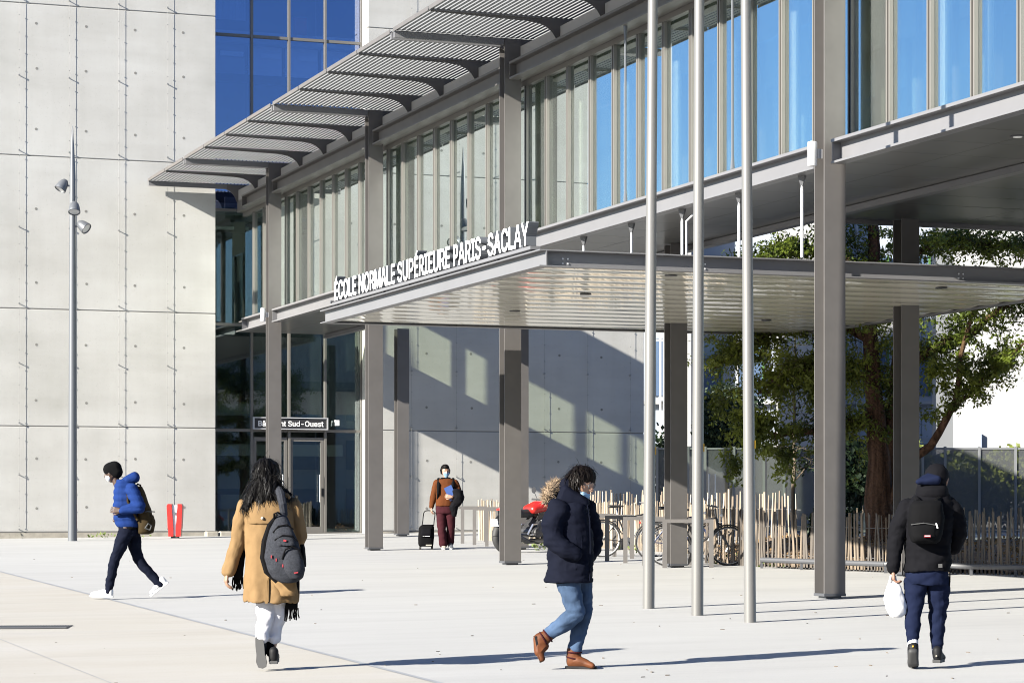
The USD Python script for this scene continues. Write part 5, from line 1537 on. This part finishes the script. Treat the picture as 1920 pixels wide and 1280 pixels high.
part(t, 'mask_strap', [tube([H(.05, -.06, e * .066), H(.0, -.01, e * .094)], .0025, 5) for e in (-1, 1)], 'mask_white')
hr = solid((), [[(H(-.03, .05), .098), (H(-.07, -.02, -.03), .085), (H(-.07, -.1, -.04), .06), (H(-.04, -.16, -.05), .035)], [(H(-.02, .06, -.03), .085), (H(-.02, -.01, -.082), .036), (H(-.02, -.09, -.08), .033), (H(.0, -.16, -.07), .025)],
                [(H(-.02, .06, .03), .085), (H(-.02, -.01, .082), .036), (H(-.015, -.09, .08), .032)], [(H(.03, .085, .0), .06), (H(.055, .085, .05), .024), (H(.03, .02, .085), .02)], [(H(.03, .085, -.01), .06), (H(.055, .085, -.04), .024), (H(.025, .02, -.085), .02)]],
           [[(H(-.035, .05), .097), (H(.02, .06), .085), (H(.0, .075), .08)]], 0.012, 4)
v = np.array(hr.vertices)
hr.vertices = v + np.array(hr.vertex_normals) * (0.0025 * np.sin((v @ RGT) * 140 + (v @ FWD) * 90 + 4 * meshkit.noise(v * 12)))[:, None]
part(t, 'hair', hr, 'hair_brown', smooth=True)
fx = unit(H(1, 0, 0) - H(0, 0, 0))
behind = lambda p: np.dot(p - H(0, 0, 0), fx) < .035 or np.dot(p - H(0, 0, 0), UP) > .12
strands(t, hr, 1500, .10, 'hair_brown', 43, 1, behind)
strands(t, hr, 300, .07, 'hair_brown_sheen', 44, 3, behind)
pk = solid(loft([(932, 1052, 1092, .10), (944, 1040, 1100, .17), (965, 1032, 1106, .20), (1000, 1030, 1110, .20), (1040, 1027, 1112, .205), (1070, 1024, 1113, .215), (1090, 1022, 1112, .22)]),
           [[(J(1046, 955, -.14), .10), (J(1036, 985, -.18), .09), (J(1035, 1010, -.2), .083), (J(1058, 1030, -.235), .075), (J(1078, 1038, -.225), .066)], [(J(1098, 955, .14), .09), (J(1112, 1000, .18), .08), (J(1114, 1022, .18), .075), (J(1108, 1040, .14), .06)]], (), 0.02, 5)
pk = wrinkle(wrinkle(pk, .022, 5.5, 17, (1.2, 1.2, 1.5)), .013, 14, 18, (0.8, 0.8, 2.6))
part(t, 'parka', pk, 'navy_parka', smooth=True)
part(t, 'parka_hem', wrinkle(solid(loft([(1083, 1021.5, 1113, .222), (1091, 1022, 1112.5, .224)]), (), (), 0.03, 3), .006, 12, 19), 'navy_parka', smooth=True)
part(t, 'pocket_flap', wrinkle(solid((), (), [[(J(1068, 1020, -.25), .012), (J(1086, 1032, -.235), .012), (J(1080, 1046, -.235), .012), (J(1062, 1036, -.25), .012)]], 0.02, 2), .004, 20, 20), 'navy_parka', smooth=True)
part(t, 'front_zip', tube([J(1100, 940, -.12), J(1106, 975, -.14), J(1107, 1020, -.15), J(1106, 1088, -.16)], .005, 6), 'navy_parka')
part(t, 'hood', wrinkle(solid((), (), [[(J(1052, 938, -.12), .05), (J(1052, 930, .1), .05), (J(1060, 920, -.1), .05), (J(1062, 915, .1), .05), (J(1096, 944, -.1), .035), (J(1098, 936, .06), .035)], [(J(1062, 908, -.03), .06), (J(1056, 928, -.03), .075), (J(1072, 918, .02), .06)]], 0.02, 4), .014, 8, 21), 'navy_parka', smooth=True)
fq = np.random.default_rng(13)
fp, fd = [], []
path = np.array([J(1024, 938, -.06), J(1028, 924, -.1), J(1034, 914, -.06), J(1042, 909, 0.03), J(1048, 912, .1)])
core = tube(path, [.03, .042, .045, .04, .03], 10)
fur = part(t, 'fur_trim', core, 'fur', smooth=True)
strands = []
for _ in range(3000):
    s_ = fq.uniform(0, 3.999)
    i = int(s_)
    b0 = path[i] + (path[i + 1] - path[i]) * (s_ - i)
    dd = unit(fq.normal(size=3) + UP * .1)
    e = b0 + dd * fq.uniform(.045, .078) + fq.normal(0, .014, 3)
    a0 = b0 + dd * .03
    sd = unit(np.cross(dd, fq.normal(size=3))) * .003
    strands += [(np.array([a0 - sd, a0 + sd, e]), np.array([[0, 1, 2]]))]
part(fur, 'fur_strand', strands, 'fur', kind='stuff')
jn = solid(loft([(1075, 1050, 1100, .12), (1092, 1050, 1103, .13)]),
           [[(J(1066, 1090, -.08), .105), (J(1073, 1120, -.08), .092), (J(1081, 1148, -.08), .078), (J(1055, 1170, -.07), .068), (J(1031, 1187, -.06), .058)], [(J(1089, 1090, .07), .10), (J(1094, 1145, .08), .076), (J(1086, 1180, .07), .07), (J(1079, 1213, .06), .062)]], (), 0.02, 5)
part(t, 'jeans', wrinkle(jn, .019, 12, 22, (1, 1, 1.6)), 'denim_blue', smooth=True)
b1 = part(t, 'boot', hullset([[(J(1075, 1217, .06), .056), (J(1073, 1240, .06), .052), (J(1082, 1241, .05), .05)], [(J(1071, 1243, .06), .036), (J(1100, 1243, -.0), .034), (J(1084, 1238, .03), .046)], [(J(1098, 1243, -.0), .034), (J(1110, 1247, -.03), .026)]], 0.018, 4, 12), 'tan_leather', smooth=True, label='planted right boot')
part(b1, 'sole', prism([(-.02, -.036), (.10, -.036), (.2, -.044), (.245, -.02), (.245, .02), (.2, .044), (.10, .036), (-.02, .036)], J(1066, 1252, .07), unit(RGT * .95 - FWD * .3), unit(FWD * .95 + RGT * .3), UP, .02), 'black_leather')
b2 = part(t, 'boot', hullset([[(J(1029, 1190, -.06), .052), (J(1012, 1196, -.06), .05), (J(1013, 1206, -.06), .05)], [(J(1008, 1196, -.06), .038), (J(1010, 1222, -.08), .038), (J(1020, 1210, -.06), .044)], [(J(1011, 1220, -.08), .036), (J(1016, 1234, -.09), .028)]], 0.018, 4, 12), 'tan_leather', smooth=True, label='lifted boot hanging toe down')
bx_, by_ = unit(J(1013, 1240) - J(1003, 1190)), FWD
part(b2, 'sole', prism([(0, -.036), (.10, -.036), (.18, -.042), (.225, -.02), (.225, .02), (.18, .042), (.10, .036), (0, .036)], J(1002, 1192, -.07), bx_, by_, np.cross(bx_, by_), .018), 'black_leather')
for b_, c1, c2, nn in ((b1, J(1077, 1222, .055), J(1075, 1233, .055), UP), (b2, J(1027, 1191, -.06), J(1019, 1196, -.06), unit(J(1031, 1186) - J(1015, 1198)))):
    part(b_, 'ankle_strap', [torus(c1, nn, .060, .007, 20, 6), torus(c2, nn + RGT * .2, .060, .006, 20, 6)], 'burgundy', kind='stuff')

# ---- man with black jacket and carrier bag, from behind
D = 20.5
foot = ground_at(1735, D)
t = person('man in black jacket and navy joggers walking away carrying a white bag', foot)
hg, H = head(J(1757, 902, .03), FWD * 0.9 + RGT * 0.43, 0.35)
g2, s2 = hand(J(1674, 1066, -.02), -UP + RGT * .05, RGT, -1, 1.25)
body = solid(loft([(945, 1705, 1775, .09), (1000, 1708, 1772, .11), (1075, 1708, 1768, .11)]),
             [[(J(1745, 935, .02), .055), (J(1754, 912, .03), .055)], [(J(1702, 952), .05), (J(1682, 1004, -.01), .042), (J(1675, 1062, -.02), .029)], [(J(1780, 952), .05), (J(1800, 1000, .02), .042), (J(1786, 1030, .14), .03)],
              [(J(1717, 1078), .09), (J(1713, 1140, -.02), .06), (J(1711, 1205, -.06), .04)], [(J(1758, 1078), .09), (J(1760, 1142, .05), .06), (J(1757, 1215, .04), .04)]] + s2, hg + g2, 0.014, 6)
part(t, 'body', body, 'skin_mid', smooth=True)
eyes(t, H)
part(t, 'cap', wrinkle(solid((), (), [[(H(-.03, .045), .101), (H(.03, .05), .094), (H(-.04, .0), .095), (H(.07, .06), .04)]], 0.02, 4), .004, 14, 23), 'black_shell', smooth=True)
part(t, 'hair', solid((), (), [[(H(-.05, .0), .082), (H(-.05, -.04), .075), (H(-.02, .03), .09)]], 0.02, 3), 'hair_black', smooth=True)
jk = solid(loft([(925, 1718, 1776, .10), (938, 1702, 1785, .14), (952, 1694, 1789, .155), (980, 1696, 1787, .16), (1010, 1697, 1784, .16), (1045, 1695, 1782, .165), (1070, 1694, 1780, .17)]),
           [[(J(1702, 950), .082), (J(1688, 980), .078), (J(1680, 1008, -.01), .072), (J(1677, 1040, -.02), .062), (J(1675.5, 1062, -.02), .052)], [(J(1781, 950), .082), (J(1796, 980, .01), .078), (J(1800, 1000, .03), .073), (J(1788, 1025, .12), .062)]], (), 0.02, 5)
part(t, 'jacket', wrinkle(wrinkle(jk, .022, 6, 24, (1.2, 1.2, 1.2)), .012, 15, 25, (0.8, 0.8, 2.4)), 'black_shell', smooth=True)
part(t, 'jacket_cuff', solid((), [[(J(1676, 1058, -.02), .055), (J(1675, 1066, -.02), .05)]], (), 0.02, 2), 'black_knit', smooth=True)
part(t, 'jacket_collar', wrinkle(solid(loft([(905, 1722, 1772, .10, .01), (917, 1718, 1777, .13), (929, 1716, 1778, .13), (936, 1722, 1774, .11)]), (), (), 0.02, 4), .014, 8, 26), 'black_shell', smooth=True)
part(t, 'hood_lining', wrinkle(solid((), (), [[(J(1722, 903, -.1), .025), (J(1758, 898, -.11), .03), (J(1740, 893, -.04), .03), (J(1757, 902, -.1), .028)]], 0.015, 3), .008, 14, 27), 'navy_jersey', smooth=True)
for k, (a, b) in enumerate((((1771.5, 1059), (1766, 1061)), )):
    part(t, 'jacket_patch', obox(J(1763, 1060, -.178), unit(RGT + UP * .05), FWD, unit(UP - RGT * .05), .016, .004, .016), 'sole_grey')
part(t, 'draw_cord', [tube([J(1781, 1066, -.05), J(1781, 1085, -.05), J(1780, 1098, -.05)], .006, 6), tube([J(1693, 1055, -.05), J(1692, 1078, -.05)], .004, 5)], 'black_knit', kind='stuff')
jg = solid(loft([(1060, 1697, 1778, .14), (1078, 1697, 1778, .145), (1095, 1698, 1777, .14)]),
           [[(J(1718, 1085), .105), (J(1715, 1115, -.01), .092), (J(1713, 1140, -.02), .075), (J(1712, 1165, -.03), .066), (J(1711, 1190, -.05), .052)], [(J(1758, 1085), .105), (J(1760, 1115, .03), .092), (J(1759, 1142, .05), .075), (J(1757, 1175, .05), .066), (J(1757, 1203, .04), .052)]], (), 0.02, 5)
part(t, 'joggers', wrinkle(jg, .018, 12, 28, (1, 1, 1.5)), 'navy_jersey', smooth=True)
part(t, 'jogger_cuff', chain([[(J(1711, 1190, -.05), .05), (J(1711, 1201, -.055), .047)]], 0.02, 2), 'navy_jersey', smooth=True)
part(t, 'jogger_cuff', chain([[(J(1757, 1204, .04), .05), (J(1757, 1214, .04), .047)]], 0.02, 2), 'navy_jersey', smooth=True)
part(t, 'sock', chain([[(J(1711.5, 1201, -.06), .045), (J(1712, 1215, -.07), .044)]], 0.02, 2), 'white_cotton', smooth=True)
part(t, 'sock', chain([[(J(1757, 1213, .04), .045), (J(1757, 1225, .03), .042)]], 0.02, 2), 'white_cotton', smooth=True)
sh = part(t, 'shoe', hullset([[(J(1712, 1214, -.09), .047), (J(1712, 1235, -.06), .045), (J(1712, 1240, .02), .042)], [(J(1712, 1238, -.05), .045), (J(1713, 1244, .1), .036)], [(J(1712, 1209, -.07), .046), (J(1712, 1218, -.02), .045)]], 0.018, 4, 12), 'black_leather', smooth=True, label='shoe lifted at the heel')
part(sh, 'sole', solid((), (), [[(J(1709, 1221, -.13), .028), (J(1715, 1221, -.13), .028), (J(1707, 1241, -.085), .026), (J(1717, 1241, -.085), .026), (J(1707, 1246, .04), .022), (J(1718, 1246, .04), .022)]], 0.02, 2), 'rubber', smooth=True)
part(sh, 'heel_badge', sph(J(1712, 1211, -.132), .009, 8), 'yellow_paint', smooth=True)
sh2 = shoe(t, J(1756, 1242, -.06), J(1764, 1239, .2), UP, 'black_leather', 'rubber', h=.1)
part(sh2, 'heel_badge', sph(J(1756, 1229, -.068), .009, 8), 'stone', smooth=True)
bp = thing('backpack', 'black backpack with a small red and white label on the man in black', 'backpack', J(1738, 985))
part(bp, 'bag', wrinkle(solid(loft([(938, 1712, 1764, .05), (945, 1706, 1768, .09), (970, 1703, 1770, .11), (1000, 1704, 1767, .12), (1014, 1708, 1762, .11), (1018, 1716, 1755, .08)], -.22), (), (), 0.022, 4), .009, 8, 29), 'pack_black', smooth=True)
part(bp, 'front_pocket', wrinkle(solid(loft([(980, 1711, 1755, .03), (988, 1708, 1757, .05), (1008, 1710, 1755, .05), (1014, 1716, 1750, .03)], -.30), (), (), 0.02, 4), .006, 10, 30), 'pack_black', smooth=True)
part(bp, 'zip_line', tube([J(1708, 983, -.335), J(1732, 980, -.35), J(1756, 984, -.335)], .004, 5), 'sole_grey')
part(bp, 'zip_pull', obox(J(1756.5, 985, -.35), unit(RGT + UP * .3), FWD, unit(UP - RGT * .3), .006, .004, .022), 'plastic_white')
lb = part(bp, 'label', obox(J(1739, 1004.5, -.362), RGT, FWD, UP, .028, .004, .008), 'tag_red')
part(lb, 'label_print', obox(J(1739, 1004.2, -.367), RGT, FWD, UP, .022, .002, .0035), 'plastic_white')
part(bp, 'strap', [tube([J(1722 + (32 if e else 0), 940, -.2), J(1718 + (44 if e else 0), 934, -.1), J(1715 + (50 if e else 0), 940, .12)], .024, 8) for e in (0, 1)], 'pack_black')
bg = thing('carrier_bag', 'crumpled white plastic carrier bag held by the man in black', 'bag', J(1678, 1120))
pb = solid(loft([(1088, 1666, 1683, .015), (1100, 1661, 1690, .04), (1118, 1657, 1695, .065), (1138, 1660, 1699, .08), (1150, 1664, 1698, .07), (1157, 1670, 1690, .045)], -.02), (), (), 0.014, 3)
part(bg, 'sack', wrinkle(wrinkle(pb, .020, 9, 31, (1, 1, .5)), .006, 26, 32), 'plastic_white', smooth=60)
part(bg, 'handles', [tube([J(1668, 1092, o), J(1670, 1080, o), J(1674, 1076, o * .3), J(1678, 1080, o), J(1681, 1092, o)], .010, 8) for o in (-.035, .0)], 'plastic_white')

# ---- man with the trolley case
D = 50.6
foot = ground_at(836, D)
t = person('man in rust jacket, burgundy trousers and blue mask coming towards the camera', foot)
hg, H = head(J(835, 884), -FWD * 0.95 + RGT * 0.3, 0.1)
g2, s2 = hand(J(809, 952, -.05), -UP, RGT, 1, 1.2)
g3, s3 = hand(J(846, 931, -.28), -RGT * .8 + UP * .1, FWD, 1, 1.0)
body = solid(loft([(903, 822, 850, .09), (925, 823, 849, .11), (955, 823, 848, .11)]),
             [[(J(836, 898), .055), (J(835, 890), .055)], [(J(820, 905), .05), (J(812, 930), .042), (J(809, 950, -.04), .03)], [(J(852, 905), .05), (J(860, 930, -.05), .042), (J(848, 931, -.25), .03)],
              [(J(829, 958), .09), (J(829, 990, -.05), .06), (J(831, 1018, -.08), .04)], [(J(843, 958), .09), (J(844, 990, .03), .06), (J(843, 1016, .05), .04)]] + s2 + s3, hg + g2 + g3, 0.016, 6)
part(t, 'body', body, 'skin_light', smooth=True)
eyes(t, H)
part(t, 'hair', solid((), (), [[(H(-.03, .06), .095), (H(.03, .09), .07), (H(-.05, .0), .085)], [(H(-.02, .03, .06), .05), (H(.0, -.03, .08), .022)], [(H(-.02, .03, -.06), .05), (H(.0, -.03, -.08), .022)]], 0.015, 4), 'hair_black', smooth=True)
part(t, 'face_mask', solid((), (), [[(H(.10, -.02), .022), (H(.075, -.03, .045), .028), (H(.075, -.03, -.045), .028), (H(.07, -.09), .035)]], 0.015, 3), 'mask_blue', smooth=True)
part(t, 'scarf', wrinkle(solid((), (), [[(J(829, 899, -.04), .05), (J(842, 899, -.04), .05), (J(836, 905, -.09), .045)]], 0.02, 3), .01, 12, 33), 'black_knit', smooth=True)
jk = solid(loft([(897, 824, 848, .10), (903, 817, 855, .14), (925, 817.5, 854, .155), (948, 816.5, 852, .15)]), [[(J(820, 906), .09), (J(813, 930), .075), (J(809, 949, -.04), .055)], [(J(853, 906), .09), (J(861, 928, -.06), .075), (J(851, 932, -.2), .055)]], (), 0.022, 5)
part(t, 'jacket', wrinkle(jk, .012, 8, 34), 'rust_wool', smooth=True)
tr_ = solid(loft([(945, 817, 851, .13), (962, 817, 853, .14)]), [[(J(827, 962), .11), (J(828, 990, -.06), .09), (J(831, 1020, -.08), .085)], [(J(844, 962), .11), (J(845, 990, .02), .09), (J(844, 1017, .05), .08)]], (), 0.022, 5)
part(t, 'trousers', wrinkle(tr_, .012, 9, 35, (1, 1, 1.5)), 'burgundy', smooth=True)
shoe(t, J(830, 1025, .05), J(832.5, 1030, -.2), UP, 'stone', 'white_leather')
shoe(t, J(843, 1023, .12), J(846.5, 1030, -.13), UP, 'mast_steel', 'white_leather')
bp = thing('backpack', 'dark backpack with buckled straps worn by the man in the rust jacket', 'backpack', J(836, 920))
part(bp, 'bag', wrinkle(solid(loft([(899, 822, 850, .06), (915, 820, 852, .09), (940, 822, 850, .09)], .22), (), (), 0.03, 3), .01, 8, 36), 'pack_black', smooth=True)
part(bp, 'strap', [tube([J(836 + e * 13, 899, .12), J(836 + e * 13.5, 898, -.0), J(836 + e * 13.5, 908, -.135), J(836 + e * 14.5, 925, -.15), J(836 + e * 16, 938, -.06)], [.03, .036, .036, .025, .018], 8) for e in (-1, 1)], 'pack_black')
fo = thing('folder', 'blue folder held under the arm of the man in the rust jacket', 'folder', J(845, 925))
fo_a, fo_b = unit(RGT * .85 + UP * .4 - FWD * .25), unit(UP * .9 - RGT * .42)
part(fo, 'cover', obox(J(845, 924, -.21), fo_a, np.cross(fo_b, fo_a), fo_b, .085, .008, .15), 'folder_blue')
part(fo, 'pages', obox(J(845, 924, -.196), fo_a, np.cross(fo_b, fo_a), fo_b, .082, .005, .146), 'plastic_white')
co = thing('draped_coat', 'black coat folded over the forearm of the man in the rust jacket', 'coat', J(862, 935))
part(co, 'cloth', wrinkle(wrinkle(solid(loft([(915, 850, 862, .08), (920, 848, 868, .12), (932, 850, 871, .14), (942, 846, 869, .12), (950, 843, 858, .10), (962, 846, 857, .07), (968, 849, 856, .04)], -.16), (), (), 0.02, 3), .03, 7, 37), .012, 16, 38), 'black_shell', smooth=True)
su_ = thing('trolley_case', 'black wheeled trolley case pulled by the man in the rust jacket', 'suitcase', J(799, 1025))
part(su_, 'case', wrinkle(solid(loft([(983, 791, 812, .09), (987, 786, 814, .13), (1005, 784, 814, .14), (1020, 784, 813, .14), (1024, 787, 811, .12)], .0, 3.5), (), (), 0.025, 3), .005, 9, 39), 'pack_black', smooth=True)
part(su_, 'front_pocket', solid(loft([(990, 791, 808, .02), (1000, 789, 809, .04), (1006, 790, 808, .02)], -.14, 3.5), (), (), 0.03, 2), 'black_shell', smooth=True)
part(su_, 'trim', [obox(J(801.5, 1004.5, -.175), RGT, FWD, UP, .05, .004, .006), obox(J(794.5, 1004.2, -.175), RGT, FWD, UP, .018, .004, .004)], 'plastic_white', kind='stuff')
part(su_, 'handle', [tube([J(791.5, 985), J(794.5, 961), J(797, 957.5), J(803, 956.5), J(812, 957.5), J(816, 960.5), J(813, 985)], .011, 8)], 'black_leather')
for x in (788, 810):
    part(su_, 'wheel', lathe([(0.045, -.02), (0.045, .02)], J(x, 1026, -.03), RGT, 14), 'rubber')
part(su_, 'foot_bar', obox(J(804, 1021.5, -.15), RGT, FWD, UP, .06, .01, .012), 'stone')
